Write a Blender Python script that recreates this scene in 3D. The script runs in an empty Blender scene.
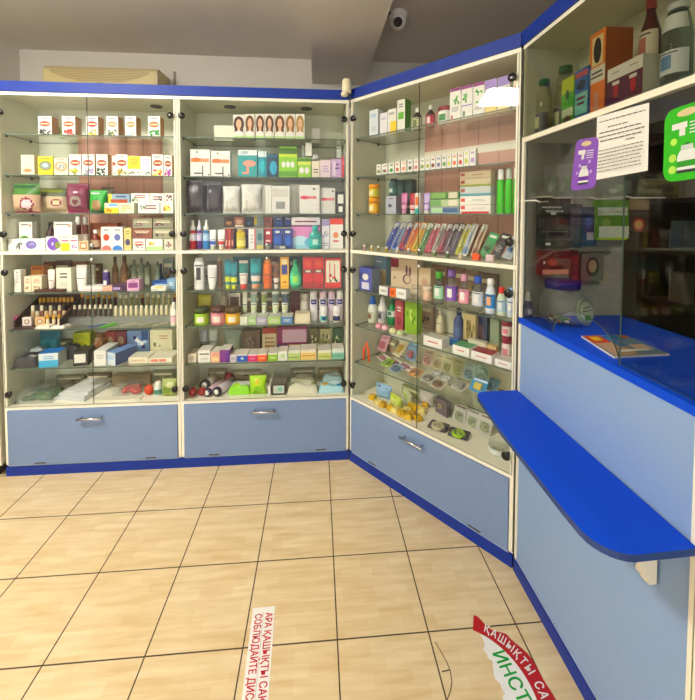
import bpy, math, random
from mathutils import Vector, Matrix
PI = math.pi
R = math.radians
scn = bpy.context.scene
COL = scn.collection

# ------------------------------------------------------------------ camera
F_PX, CX, CY, YAW, PITCH, ROLL, EYE = 378.0, 347.5, 228.8, .0799, .0369, -.0019, 1.511
cam = bpy.data.cameras.new('camera')
cam.sensor_fit = 'HORIZONTAL'; cam.sensor_width = 36; cam.lens = 36 * F_PX / 695
cam.shift_y = -(350 - CY) / 695; cam.clip_start = .01
co = bpy.data.objects.new('camera', cam); COL.objects.link(co)
co.matrix_world = (Matrix.Translation((0, 0, EYE)) @ Matrix.Rotation(-YAW, 4, 'Z') @
                   Matrix.Rotation(PI / 2 - PITCH, 4, 'X') @ Matrix.Rotation(-ROLL, 4, 'Z'))
scn.camera = co
CAM3 = co.matrix_world.to_3x3()
EYEP = Vector((0, 0, EYE))

def ray(x, y):
    return CAM3 @ Vector(((x - CX) / F_PX, -(y - CY) / F_PX, -1))

class Unit:
    """A run of furniture: local x along its front, y into it, z up."""
    def __init__(s, ox, oy, ang):
        s.o = Vector((ox, oy, 0)); s.a = ang
        s.ex = Vector((math.cos(ang), math.sin(ang), 0)); s.ey = Vector((-math.sin(ang), math.cos(ang), 0))
    def at(s, x, y, dy=0.):            # pixel seen on the plane dy behind the front -> (u, z)
        r = ray(x, y); t = ((s.o - EYEP).dot(s.ey) + dy) / r.dot(s.ey)
        p = EYEP + r * t - s.o
        return p.dot(s.ex), p.z
    def on(s, x, y, z):                # pixel seen on a level surface -> (u, dy)
        r = ray(x, y); p = EYEP + r * ((z - EYE) / r.z) - s.o
        return p.dot(s.ex), p.dot(s.ey)
    def w(s, u, d, z=0.):
        return s.o + s.ex * u + s.ey * d + Vector((0, 0, z))

# ------------------------------------------------------------------ colours and materials
HEX = dict(white='f2f0ea', cream='efe6cc', ivory='e9dfc2', paper='f6f4ee', grey='8f8f8c', lgrey='c3c4c0', dgrey='4a4a4a', black='151515',
 brown='8a4a2b', tan='b98f62', rust='a8502e', gold='c99a3c', red='b8262b', maroon='5d1626', wine='7b2438', pink='e59ab0', lpink='f0cbd2',
 magenta='c82b74', purple='5f3f92', lilac='b7a3cf', violet='7d5bb5', navy='1d2660', blue='2a58b0', sky='7fb2dd', lblue='bcd9ea', teal='1f8f95',
 dteal='1d4f55', aqua='35b9b4', green='2f8f3a', dgreen='1f4f2a', lime='a3cf3d', lgreen='bfe0a0', olive='7f8a3c', yellow='f0d020', lyellow='f3e48a',
 orange='e8772a', peach='f0b58c', skin='e8bfa0', hair='5a3522', salmon='d99a86', redor='cf4526', mint='a9dfc6', beige='d8c7a4')

def lin(h):
    c = [int(h[i:i + 2], 16) / 255 for i in (0, 2, 4)]
    return [v / 12.92 if v <= .04045 else ((v + .055) / 1.055) ** 2.4 for v in c] + [1]

MATS = {}
def bsdf(name):
    m = bpy.data.materials.new(name); m.use_nodes = True
    return m, m.node_tree.nodes, m.node_tree.links, m.node_tree.nodes['Principled BSDF']

def mat(c):
    """colour name or hex, '+' suffix = glossy, '*' = metal"""
    if c in MATS: return MATS[c]
    base = c.rstrip('+*')
    m, n, l, b = bsdf('paint_' + base)
    q = lin(HEX.get(base, base)); g = sum(q[:3]) / 3
    b.inputs['Base Color'].default_value = [min(1, max(.004, (g + (v - g) * 1.22) * .93)) for v in q[:3]] + [1]   # printed inks, full strength
    b.inputs['Roughness'].default_value = .2 if c.endswith('+') else .48
    if c.endswith('*'): b.inputs['Metallic'].default_value = 1; b.inputs['Roughness'].default_value = .22
    MATS[c] = m; return m

def clear_mat(name, tint, ior=1.45, rough=.0, haze=0.):
    m = bpy.data.materials.new(name); m.use_nodes = True
    n, l = m.node_tree.nodes, m.node_tree.links
    n.clear()
    out = n.new('ShaderNodeOutputMaterial'); mix = n.new('ShaderNodeMixShader'); tr = n.new('ShaderNodeBsdfTransparent')
    gl = n.new('ShaderNodeBsdfGlossy'); fr = n.new('ShaderNodeFresnel')
    ge = n.new('ShaderNodeNewGeometry'); mi = n.new('ShaderNodeMix'); mi.inputs[2].default_value = ior; mi.inputs[3].default_value = 1 / ior
    l.new(ge.outputs['Backfacing'], mi.inputs[0]); l.new(mi.outputs[0], fr.inputs['IOR']); tr.inputs['Color'].default_value = (*tint, 1)
    gl.inputs['Roughness'].default_value = rough
    l.new(fr.outputs[0], mix.inputs[0]); l.new(gl.outputs[0], mix.inputs[2])
    if haze:
        df = n.new('ShaderNodeBsdfDiffuse'); df.inputs['Color'].default_value = (.85, .85, .82, 1)
        m2 = n.new('ShaderNodeMixShader'); m2.inputs[0].default_value = haze
        l.new(tr.outputs[0], m2.inputs[1]); l.new(df.outputs[0], m2.inputs[2]); l.new(m2.outputs[0], mix.inputs[1])
    else:
        l.new(tr.outputs[0], mix.inputs[1])
    l.new(mix.outputs[0], out.inputs[0])
    MATS[name] = m; return m
clear_mat('glass', (.985, .99, .98), 1.3)
clear_mat('shadeglass', (.8, .8, .75), 1.3)  # tint darkens what stands behind, shade put into the glass
clear_mat('shelfglass', (.97, .985, .965), 1.38)
clear_mat('clearplastic', (.93, .95, .94), 1.3, .08, .10)
clear_mat('clearliquid', (.86, .9, .86), 1.33, .03, .06)
clear_mat('yellowliquid', (.86, .84, .62), 1.33, .03, .06)
clear_mat('greenliquid', (.22, .72, .1), 1.33, .03, .12)
clear_mat('darkwater', (.52, .62, .62), 1.33, .03, .04)
clear_mat('filmbag', (.92, .94, .92), 1.3, .12, .10)
clear_mat('yellowgel', (.9, .7, .2), 1.3, .06, .25)

def noisy(name, hexa, hexb, scale, rough=.5, bump=0., stretch=(1, 1, 1), spec=.5):
    m, n, l, b = bsdf(name)
    tc = n.new('ShaderNodeTexCoord'); mp = n.new('ShaderNodeMapping'); mp.inputs['Scale'].default_value = stretch
    no = n.new('ShaderNodeTexNoise'); no.inputs['Scale'].default_value = scale; no.inputs['Detail'].default_value = 5
    mx = n.new('ShaderNodeMix'); mx.data_type = 'RGBA'
    l.new(tc.outputs['Object'], mp.inputs[0]); l.new(mp.outputs[0], no.inputs['Vector'])
    l.new(no.outputs[0], mx.inputs[0]); mx.inputs[6].default_value = lin(hexa); mx.inputs[7].default_value = lin(hexb)
    l.new(mx.outputs[2], b.inputs['Base Color']); b.inputs['Roughness'].default_value = rough; b.inputs['Specular IOR Level'].default_value = spec
    if bump:
        bp = n.new('ShaderNodeBump'); bp.inputs['Strength'].default_value = bump; bp.inputs['Distance'].default_value = .002
        l.new(no.outputs[0], bp.inputs['Height']); l.new(bp.outputs[0], b.inputs['Normal'])
    MATS[name] = m; return m
noisy('plaster', 'd8d2c6', 'dfd9ce', 6, .85, .15)
noisy('ceilingpaint', 'ded7cc', 'e4ddd3', 4, .9, .1)
noisy('beampaint', 'ded6ca', 'e4ddd2', 4, .9, .1)
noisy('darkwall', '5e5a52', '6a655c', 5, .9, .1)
noisy('staffgrey', '9a9a90', 'a6a69c', 5, .6)
noisy('panelblue', '86a3cc', '8ca9d2', 40, .42, .03)
noisy('cabblue', '7289b0', '7890b6', 40, .5, .03)
noisy('deepblue', '12308c', '163694', 30, .5, .02, spec=.3)
noisy('topblue', '0044cc', '014ad6', 60, .5, .03, spec=.25)
noisy('frame', 'f2ecd6', 'f5f0dc', 20, .4)
noisy('carcass', 'd0d2bb', 'd6d8c3', 8, .5)
noisy('acplastic', 'cdbb8c', 'd2c194', 10, .45)
noisy('edgechip', '18346e', '24427e', 50, .5)
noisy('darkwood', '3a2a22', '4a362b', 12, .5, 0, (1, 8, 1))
noisy('bagdark', '2c262e', '4c444c', 70, .3, .9)
noisy('bagwhite', 'b8b8b0', 'e8e7e0', 85, .35, .6)
MATS['glassedge'] = mat('56675a'); MATS['chrome'] = mat('d8d8d8*'); MATS['knob'] = mat('121212+')

def pink_reflection():  # reflected pink planks, painted as a panel for the cabinet backs
    m, n, l, b = bsdf('painted_pink_reflection')
    tc = n.new('ShaderNodeTexCoord'); br = n.new('ShaderNodeTexBrick'); br.offset = 0
    br.inputs['Scale'].default_value = 1; br.inputs['Brick Width'].default_value = .11; br.inputs['Row Height'].default_value = 20
    br.inputs['Mortar Size'].default_value = .0022
    mp = n.new('ShaderNodeMapping'); mp.inputs['Rotation'].default_value = (PI / 2, 0, 0)
    mp.inputs['Location'].default_value = (0, 5, 0)
    br.inputs['Color1'].default_value = lin('d79f8a'); br.inputs['Color2'].default_value = lin('dda892'); br.inputs['Mortar'].default_value = lin('b07a68')
    l.new(tc.outputs['Object'], mp.inputs[0]); l.new(mp.outputs[0], br.inputs['Vector']); l.new(br.outputs[0], b.inputs['Base Color'])
    b.inputs['Roughness'].default_value = .5
    MATS['pink_reflection'] = m
pink_reflection()

def tilefloor():
    m, n, l, b = bsdf('beige_floor_tile')
    tc = n.new('ShaderNodeTexCoord')
    mp = n.new('ShaderNodeMapping'); mp.inputs['Location'].default_value = (-.07 + 33 * .33, -1.9488 + 33 * .33, 0)
    l.new(tc.outputs['Object'], mp.inputs[0])
    br = n.new('ShaderNodeTexBrick'); br.offset = 0; br.squash = 1
    for k, v in (('Scale', 1), ('Brick Width', .33), ('Row Height', .33), ('Mortar Size', .0026), ('Mortar Smooth', .1)): br.inputs[k].default_value = v
    br.inputs['Color1'].default_value = lin('e4cc9c'); br.inputs['Color2'].default_value = lin('dcc28e'); br.inputs['Mortar'].default_value = lin('4c3c28')
    l.new(mp.outputs[0], br.inputs['Vector'])
    # strip pattern printed in each tile
    sb = n.new('ShaderNodeTexBrick'); sb.offset = .37; sb.offset_frequency = 2
    for k, v in (('Scale', 1), ('Brick Width', .13), ('Row Height', .041), ('Mortar Size', 0.), ('Bias', 0.)): sb.inputs[k].default_value = v
    sb.inputs['Color1'].default_value = (.0, .0, .0, 1); sb.inputs['Color2'].default_value = (1, 1, 1, 1)
    l.new(mp.outputs[0], sb.inputs['Vector'])
    m2 = n.new('ShaderNodeMapping'); m2.inputs['Scale'].default_value = (3.2, 26, 1)
    no = n.new('ShaderNodeTexNoise'); no.inputs['Scale'].default_value = 1.6; no.inputs['Detail'].default_value = 6
    l.new(tc.outputs['Object'], m2.inputs[0]); l.new(m2.outputs[0], no.inputs['Vector'])
    ad = n.new('ShaderNodeMath'); ad.operation = 'MULTIPLY_ADD'; ad.inputs[1].default_value = .2
    l.new(sb.outputs[0], ad.inputs[0]); l.new(no.outputs[0], ad.inputs[2])
    cr = n.new('ShaderNodeValToRGB'); cr.color_ramp.elements[0].position = .32; cr.color_ramp.elements[1].position = .95
    cr.color_ramp.elements[0].color = lin('cfb07c'); cr.color_ramp.elements[1].color = lin('eddab4')
    l.new(ad.outputs[0], cr.inputs[0])
    mx = n.new('ShaderNodeMix'); mx.data_type = 'RGBA'; mx.inputs[0].default_value = .8
    l.new(br.outputs[0], mx.inputs[6]); l.new(cr.outputs[0], mx.inputs[7])
    mg = n.new('ShaderNodeMix'); mg.data_type = 'RGBA'; mg.inputs[7].default_value = lin('4c3c28')
    l.new(br.outputs['Fac'], mg.inputs[0]); l.new(mx.outputs[2], mg.inputs[6])
    l.new(mg.outputs[2], b.inputs['Base Color'])
    rr = n.new('ShaderNodeMath'); rr.operation = 'MULTIPLY_ADD'; rr.inputs[1].default_value = .4; rr.inputs[2].default_value = .3
    l.new(br.outputs['Fac'], rr.inputs[0]); l.new(rr.outputs[0], b.inputs['Roughness'])
    b.inputs['Specular IOR Level'].default_value = .4
    bp = n.new('ShaderNodeBump'); bp.inputs['Strength'].default_value = .4; bp.inputs['Distance'].default_value = .002; bp.invert = True
    l.new(br.outputs['Fac'], bp.inputs['Height']); l.new(bp.outputs[0], b.inputs['Normal'])
    MATS['tile'] = m
tilefloor()

def glow(name, col, s):
    m = bpy.data.materials.new(name); m.use_nodes = True
    n, l = m.node_tree.nodes, m.node_tree.links; n.clear()
    o = n.new('ShaderNodeOutputMaterial'); e = n.new('ShaderNodeEmission'); e.inputs[0].default_value = (*col, 1); e.inputs[1].default_value = s
    l.new(e.outputs[0], o.inputs[0]); MATS[name] = m
glow('lampglow', (1, .97, .9), 98)

# ------------------------------------------------------------------ mesh builder
rnd = random.Random(7)
class MB:
    def __init__(s): s.v, s.f, s.m, s.sm = [], [], [], []
    def face(s, pts, m, smooth=False):
        b = len(s.v); s.v += [tuple(p) for p in pts]; s.f.append(tuple(range(b, b + len(pts)))); s.m.append(m); s.sm.append(smooth)
    def box(s, x0, x1, y0, y1, z0, z1, m, **sd):
        """sd: t b l r f k = materials of single sides"""
        b = len(s.v)
        s.v += [(x0, y0, z0), (x1, y0, z0), (x1, y1, z0), (x0, y1, z0), (x0, y0, z1), (x1, y0, z1), (x1, y1, z1), (x0, y1, z1)]
        for key, q in (('b', (0, 3, 2, 1)), ('t', (4, 5, 6, 7)), ('f', (0, 1, 5, 4)), ('r', (1, 2, 6, 5)), ('k', (2, 3, 7, 6)), ('l', (3, 0, 4, 7))):
            s.f.append(tuple(b + i for i in q)); s.m.append(sd.get(key, m)); s.sm.append(False)
        return s
    def grid(s, fn, nu, nv, m, closed=False, smooth=True):
        """fn(a, b) -> point, a and b in 0..1; m may be a function of (a, b)"""
        b = len(s.v); cols = nu if closed else nu + 1
        for j in range(nv + 1):
            for i in range(cols): s.v.append(tuple(fn(i / nu, j / nv)))
        for j in range(nv):
            for i in range(nu):
                i2 = (i + 1) % cols if closed else i + 1
                s.f.append((b + j * cols + i, b + j * cols + i2, b + (j + 1) * cols + i2, b + (j + 1) * cols + i))
                s.m.append(m((i + .5) / nu, (j + .5) / nv) if callable(m) else m); s.sm.append(smooth)
        return s
    def lathe(s, prof, m, seg=20, sy=1., cx=0., cy=0.):
        n = len(prof) - 1
        b = len(s.v)
        for r, z in prof:
            for i in range(seg):
                a = 2 * PI * i / seg; s.v.append((cx + r * math.cos(a), cy + sy * r * math.sin(a), z))
        for j in range(n):
            for i in range(seg):
                i2 = (i + 1) % seg
                s.f.append((b + j * seg + i, b + j * seg + i2, b + (j + 1) * seg + i2, b + (j + 1) * seg + i)); s.m.append(m); s.sm.append(True)
        if prof[0][0] > 1e-6: s.f.append(tuple(b + i for i in range(seg))[::-1]); s.m.append(m); s.sm.append(False)
        if prof[-1][0] > 1e-6: s.f.append(tuple(b + n * seg + i for i in range(seg))); s.m.append(m); s.sm.append(False)
        return s
    def tube(s, pts, r, m, seg=8):
        pts = [Vector(p) for p in pts]; b = len(s.v); n = len(pts)
        for k, p in enumerate(pts):
            t = (pts[min(k + 1, n - 1)] - pts[max(k - 1, 0)]).normalized()
            a = t.orthogonal().normalized() if abs(t.z) > .9 else t.cross(Vector((0, 0, 1))).normalized()
            c = t.cross(a)
            for i in range(seg):
                q = 2 * PI * i / seg; s.v.append(tuple(p + (a * math.cos(q) + c * math.sin(q)) * r))
        for k in range(n - 1):
            for i in range(seg):
                i2 = (i + 1) % seg
                s.f.append((b + k * seg + i, b + k * seg + i2, b + (k + 1) * seg + i2, b + (k + 1) * seg + i)); s.m.append(m); s.sm.append(True)
        s.f.append(tuple(b + i for i in range(seg))[::-1]); s.m.append(m); s.sm.append(False)
        s.f.append(tuple(b + (n - 1) * seg + i for i in range(seg))); s.m.append(m); s.sm.append(False)
        return s
    def prism(s, poly, z0, z1, m, side=None):
        """poly: (x, y) anticlockwise"""
        s.face([(x, y, z1) for x, y in poly], m); s.face([(x, y, z0) for x, y in poly][::-1], m)
        for i in range(len(poly)):
            a, c = poly[i], poly[(i + 1) % len(poly)]
            s.face([(a[0], a[1], z0), (c[0], c[1], z0), (c[0], c[1], z1), (a[0], a[1], z1)], side or m)
        return s
    def sprism(s, poly, y0, y1, m):
        """poly of (x, z), extruded in y"""
        s.face([(x, y0, z) for x, z in poly], m); s.face([(x, y1, z) for x, z in poly][::-1], m)
        for i in range(len(poly)):
            a, c = poly[i], poly[(i + 1) % len(poly)]
            s.face([(a[0], y1, a[1]), (c[0], y1, c[1]), (c[0], y0, c[1]), (a[0], y0, a[1])], m)
        return s
    def move(s, mw):
        s.v = [tuple(mw @ Vector(p)) for p in s.v]; return s
    def build(s, name, parent=None):
        me = bpy.data.meshes.new(name); me.from_pydata(s.v, [], s.f)
        names = list(dict.fromkeys(s.m))
        for k in names: me.materials.append(MATS[k] if k in MATS else mat(k))
        ix = {k: i for i, k in enumerate(names)}
        for p, m, sm in zip(me.polygons, s.m, s.sm): p.material_index = ix[m]; p.use_smooth = sm
        me.update()
        o = bpy.data.objects.new(name, me); COL.objects.link(o)
        if parent: o.parent = parent
        return o

def tag(o, label=None, cat=None, group=None, kind=None):
    for k, v in (('label', label), ('category', cat), ('group', group), ('kind', kind)):
        if v: o[k] = v
    return o
def thing(name, label=None, cat=None, loc=(0, 0, 0), rz=0., group=None):
    o = bpy.data.objects.new(name, None); COL.objects.link(o); o.location = loc; o.rotation_euler = (0, 0, rz)
    o.empty_display_size = .05
    return tag(o, label, cat, group)
def struct(name, mb):
    return tag(mb.build(name), kind='structure')

# ------------------------------------------------------------------ flat print on a front face
def prints(mb, spec, w, h, y, x0=None, z0=0.):
    """spec 'e cx cz w h colour; r ...; t ...; b ...' in shares of the face; e ellipse, r rectangle, t lines of small type, b speckled picture"""
    if not spec: return
    x0 = -w / 2 if x0 is None else x0
    off = .0004
    for it in spec.split(';'):
        q = it.split()
        if not q: continue
        k, (cx, cz, pw, ph), c = q[0], map(float, q[1:5]), q[5]
        X, Z, W, H = x0 + cx * w, z0 + cz * h, pw * w / 2, ph * h / 2
        yy = y - off; off += .00025
        cl = lambda v, a, b: min(max(v, a), b)
        def ell(X, Z, W, H, yy, c, n=14): mb.face([(cl(X + W * math.cos(2 * PI * i / n), x0 + .0004, x0 + w - .0004), yy, cl(Z + H * math.sin(2 * PI * i / n), z0 + .0004, z0 + h - .0004)) for i in range(n)], c)
        def rec(X, Z, W, H, yy, c): mb.face([(X - W, yy, Z - H), (X + W, yy, Z - H), (X + W, yy, Z + H), (X - W, yy, Z + H)], c)
        if k == 'e': ell(X, Z, W, H, yy, c)
        elif k == 'r': rec(X, Z, W, H, yy, c)
        elif k == 't':
            n = int(q[6]) if len(q) > 6 else 2
            for i in range(n):
                zz = Z + H - (2 * i + 1) * H / n; ww = W * rnd.uniform(.7, 1)
                rec(X, zz, ww, H / n * .45, yy, c)
        elif k == 'b':
            cs = q[5:]
            for i in range(9):
                ell(X + W * .8 * rnd.uniform(-1, 1), Z + H * .75 * rnd.uniform(-1, 1), W * .22, H * .3, yy - i * .00002, cs[i % len(cs)], 8)

def tea(col, oval='rust'):
    return f'e .5 .6 .84 .3 {oval}; r .5 .6 .6 .05 cream; t .5 .88 .62 .08 dgrey 1; b .5 .17 .95 .38 {col}; b .5 .2 .8 .3 {col}'

# ------------------------------------------------------------------ goods; each maker returns a top-level object standing at its base centre, front facing -y
def g_carton(name, w, h, d, c='white', p='', **k):
    mb = MB(); mb.box(-w / 2, w / 2, -d / 2, d / 2, 0, h, c, t=k.get('top', c), r=k.get('side', c), l=k.get('side', c))
    prints(mb, p, w, h, -d / 2)
    return mb.build(name)

def surf(prof, sy):
    """prof: (r, z, flat) rings; returns point(theta 0..1, t 0..1)"""
    def fn(a, t, grow=0.):
        q = t * (len(prof) - 1); i = min(int(q), len(prof) - 2); f = q - i
        A, B = prof[i], prof[i + 1]
        r = A[0] + (B[0] - A[0]) * f; z = A[1] + (B[1] - A[1]) * f
        s0 = A[2] if len(A) > 2 else 1; s1 = B[2] if len(B) > 2 else 1
        s = (s0 + (s1 - s0) * f) * sy
        th = 2 * PI * a
        return ((r + grow) * math.cos(th), (r * s + grow) * math.sin(th), z)
    return fn
def wrap(mb, prof, sy, z0, z1, m, a0=.5, a1=1., grow=.0006, n=14):
    """a label that hugs the body between two heights"""
    zs = [p[1] for p in prof]
    def t_of(z):
        for i in range(len(zs) - 1):
            if zs[i] <= z <= zs[i + 1] and zs[i + 1] > zs[i]: return (i + (z - zs[i]) / (zs[i + 1] - zs[i])) / (len(zs) - 1)
        return 1.
    fn = surf(prof, sy)
    mb.grid(lambda a, b: fn(a0 + (a1 - a0) * a, t_of(z0 + (z1 - z0) * b), grow), n, 4, m)
def cone(z0, z1, r0, r1, rim=.12):
    h = z1 - z0
    return [(0, z0), (r0, z0), (r0, z0 + h * rim), (r1, z1 - h * rim * .6), (r1 * .82, z1), (0, z1)]

def g_bottle(name, w, h, d=None, c='white', cap='white', lab='paper', shape='round', pic=None, neck=.4, capf=.2, labz=(.15, .6), **k):
    t = thing(name); r = w / 2; sy = 1. if d is None else min(1., d / w)
    zb = h * (1 - capf); rn = r * neck
    if shape == 'round': prof = [(r * .9, 0), (r, h * .03), (r, zb * .68), (r * .93, zb * .78), (rn * 1.25, zb * .93), (rn, zb)]
    elif shape == 'slim': prof = [(r * .92, 0), (r, h * .02), (r, zb * .93), (r * .9, zb * .98), (r * .8, zb)]
    elif shape == 'waist': prof = [(r * .85, 0), (r, h * .05), (r, zb * .3), (r * .84, zb * .48), (r * .95, zb * .7), (rn * 1.2, zb * .94), (rn, zb)]
    elif shape == 'cone': prof = [(r * .95, 0), (r, h * .03), (r, zb * .4), (r * .8, zb * .62), (rn * 1.3, zb * .88), (rn, zb)]
    elif shape == 'drop': prof = [(r * .5, 0), (r * .85, h * .1), (r, zb * .38), (r * .85, zb * .66), (rn * 1.1, zb * .92), (rn, zb)]
    else: prof = [(r * .95, 0), (r, h * .03), (r, zb * .94), (r * .85, zb)]
    mb = MB(); mb.lathe([p[:2] for p in prof], c, 20, sy); mb.build('bottle_body', t)
    m2 = MB()
    rc = rn * 1.2 if shape not in ('slim', 'can') else r * .8
    if k.get('spray'):
        m2.lathe([(0, zb), (rc, zb), (rc, zb + (h - zb) * .3), (rc * .5, zb + (h - zb) * .5), (rc * .42, h), (0, h)], cap, 14)
    elif k.get('pump'):
        m2.lathe([(0, zb), (rc, zb), (rc, zb + (h - zb) * .35), (rc * .3, zb + (h - zb) * .4), (rc * .3, zb + (h - zb) * .75), (rc * .9, zb + (h - zb) * .8), (rc * .9, h), (0, h)], cap, 14)
        m2.box(-rc * .25, rc * .25, -rc * 2.2, 0, zb + (h - zb) * .82, h - (h - zb) * .04, cap)
    else: m2.lathe(cone(zb, h, rc, rc * k.get('taper', .95)), cap, 16, sy if shape in ('slim', 'can') else 1)
    m2.build('cap', t)
    if lab:
        m3 = MB(); wrap(m3, prof, sy, zb * labz[0], zb * labz[1], lab)
        zc = zb * (labz[0] + labz[1]) / 2; dz = zb * (labz[1] - labz[0])
        if pic: wrap(m3, prof, sy, zc - dz * .3, zc + dz * .3, pic, .68, .82, .0012, 6)
        wrap(m3, prof, sy, zc + dz * .36, zc + dz * .42, 'dgrey', .62, .88, .0012, 6)
        if k.get('neckl'): wrap(m3, prof, sy, zb * .74, zb * .93, k['neckl'])
        m3.build('label', t)
    return t

def g_tube(name, w, h, d=None, c='white', cap='white', lab=None, lab2=None, capf=.16, up=False, **k):
    """squeeze tube standing on its cap, or cap up"""
    t = thing(name); r = w / 2; zc = h * capf
    prof = [(r * .72, zc, 1), (r * .8, zc + h * .04, .9), (r * .92, h * .5, .6), (r, h * .9, .18), (r, h, .05)]
    mb = MB(); mb.lathe([(0, zc), (r * .72, zc)], c, 20); fn = surf(prof, .9)
    mb.grid(lambda a, b: fn(a, b), 20, 10, c, closed=True); mb.grid(lambda a, b: (fn(0, 1)[0] * (2 * a - 1), (b - .5) * .003, h), 1, 1, c); mb.build('tube_body', t)
    m2 = MB(); m2.lathe(cone(0, zc, r * .66, r * .7), cap, 16); m2.build('cap', t)
    if lab or lab2:
        m3 = MB()
        if lab: wrap(m3, prof, .9, h * .55, h * .9, lab, .55, .95)
        if lab2: wrap(m3, prof, .9, zc + h * .08, h * .42, lab2, .55, .95)
        wrap(m3, prof, .9, h * .47, h * .5, 'dgrey', .62, .88)
        m3.build('label', t)
    return t

def g_jar(name, w, h, d=None, c='clearplastic', cap='white', lab='paper', fill=None, lidf=.28, pic=None, **k):
    t = thing(name); r = w / 2; zl = h * (1 - lidf)
    prof = [(r * .9, 0), (r * .97, h * .04), (r * .97, zl * .92), (r * .9, zl)]
    MB().lathe([p[:2] for p in prof], c, 22).build('jar_body', t)
    MB().lathe([(0, zl), (r, zl), (r, h * .97), (r * .96, h), (0, h)], cap, 22).build('lid', t)
    if lab:
        m = MB(); wrap(m, prof, 1, zl * .15, zl * .85, lab)
        if pic: wrap(m, prof, 1, zl * .25, zl * .72, pic, .67, .83, .0012, 6)
        m.build('label', t)
    return t

def g_pouch(name, w, h, d, c='green', zones='', puff=1., crimp=.06, **k):
    """soft pouch: pillow with crimped ends, printed zones"""
    zs = []
    for it in zones.split(';'):
        q = it.split()
        if q: zs.append((q[0], *map(float, q[1:5]), q[5]))
    def mm(a, b):
        c2 = c
        for s, cx, cz, pw, ph, col in zs:
            dx, dz = (a - cx) / (pw / 2), (b - cz) / (ph / 2)
            if (s == 'e' and dx * dx + dz * dz < 1) or (s == 'r' and abs(dx) < 1 and abs(dz) < 1): c2 = col
        return c2
    sd = rnd.uniform(0, 9)
    def th(a, b):
        e = min(1, max(0, (b - crimp) / .16)) ** .6 * min(1, max(0, (1 - crimp - b) / .3)) ** .7
        e *= (max(0, 1 - (2 * a - 1) ** 4)) ** .6
        return e * d / 2 * (1 + .16 * math.sin(9 * a + sd) * math.sin(7 * b + sd * 2)) + .0008
    wob = lambda a, b: 1 - .05 * math.sin(PI * b) - (.0 if k.get('stiff') else .03 * math.sin(6 * b + sd))
    mb = MB()
    mb.grid(lambda a, b: ((a - .5) * w * wob(a, b), -th(a, b), b * h), 18, 18, mm)
    mb.grid(lambda a, b: ((.5 - a) * w * wob(1 - a, b), th(1 - a, b), b * h), 18, 18, c)
    return mb.build(name)

def g_flatbag(name, w, h, d, c='filmbag', fill=None, **k):
    """bag or pack lying flat: h is its thickness, d its depth"""
    sd = rnd.uniform(0, 9)
    def zz(a, b): return h * (max(0, 1 - (2 * a - 1) ** 6) * max(0, 1 - (2 * b - 1) ** 6)) ** .4 * (.88 + .12 * math.sin(8 * a + sd) * math.sin(6 * b + sd))
    t = None
    mb = MB()
    mm = c
    if k.get('zones'):
        zs = [(q.split()[0], *map(float, q.split()[1:5]), q.split()[5]) for q in k['zones'].split(';') if q.split()]
        def mm(a, b):
            c2 = c
            for s, cx, cz, pw, ph, col in zs:
                dx, dz = (a - cx) / (pw / 2), (b - cz) / (ph / 2)
                if (s == 'e' and dx * dx + dz * dz < 1) or (s == 'r' and abs(dx) < 1 and abs(dz) < 1): c2 = col
            return c2
    mb.grid(lambda a, b: ((a - .5) * w, (b - .5) * d, zz(a, b) + .0006), 18, 16, mm)
    mb.grid(lambda a, b: ((.5 - a) * w, (b - .5) * d, 0.), 2, 2, c)
    if not fill: return mb.build(name)
    t = thing(name); mb.build('plastic_bag', t)
    f = MB(); cs = fill.split(',')
    for i in range(k.get('n', 12)):
        r = min(h * .36, w * .12); x, y = rnd.uniform(-.34, .34) * w, rnd.uniform(-.3, .3) * d
        hz = max(r * .8, h * .7 * (1 - (2 * abs(x) / w) ** 2) * .6)
        f.lathe([(0, 0.001), (r * .8, r * .3), (r, hz * .6), (r * .6, hz * .95), (0, hz)], cs[i % len(cs)], 10, 1, x, y)
    f.build('contents', t)
    return t

def g_can(name, w, h, d=None, c='white', cap='white', lab=None, pic='navy', **k):
    t = thing(name); r = w / 2; zc = h * .74
    MB().lathe([(r * .94, 0), (r, h * .02), (r, zc * .96), (r * .9, zc)], c, 20).build('can_body', t)
    MB().lathe([(0, zc), (r * .94, zc), (r * .92, h * .95), (r * .7, h), (0, h)], cap, 20).build('cap', t)
    m = MB(); prof = [(r, 0), (r, zc)]
    wrap(m, prof, 1, zc * .74, zc * .96, pic, .63, .87, .0008, 8)
    wrap(m, prof, 1, zc * .83, zc * .87, 'white', .68, .82, .0014, 6)
    if lab: wrap(m, prof, 1, zc * .1, zc * .5, lab, .6, .9, .0008, 8)
    m.build('label', t); return t

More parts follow.
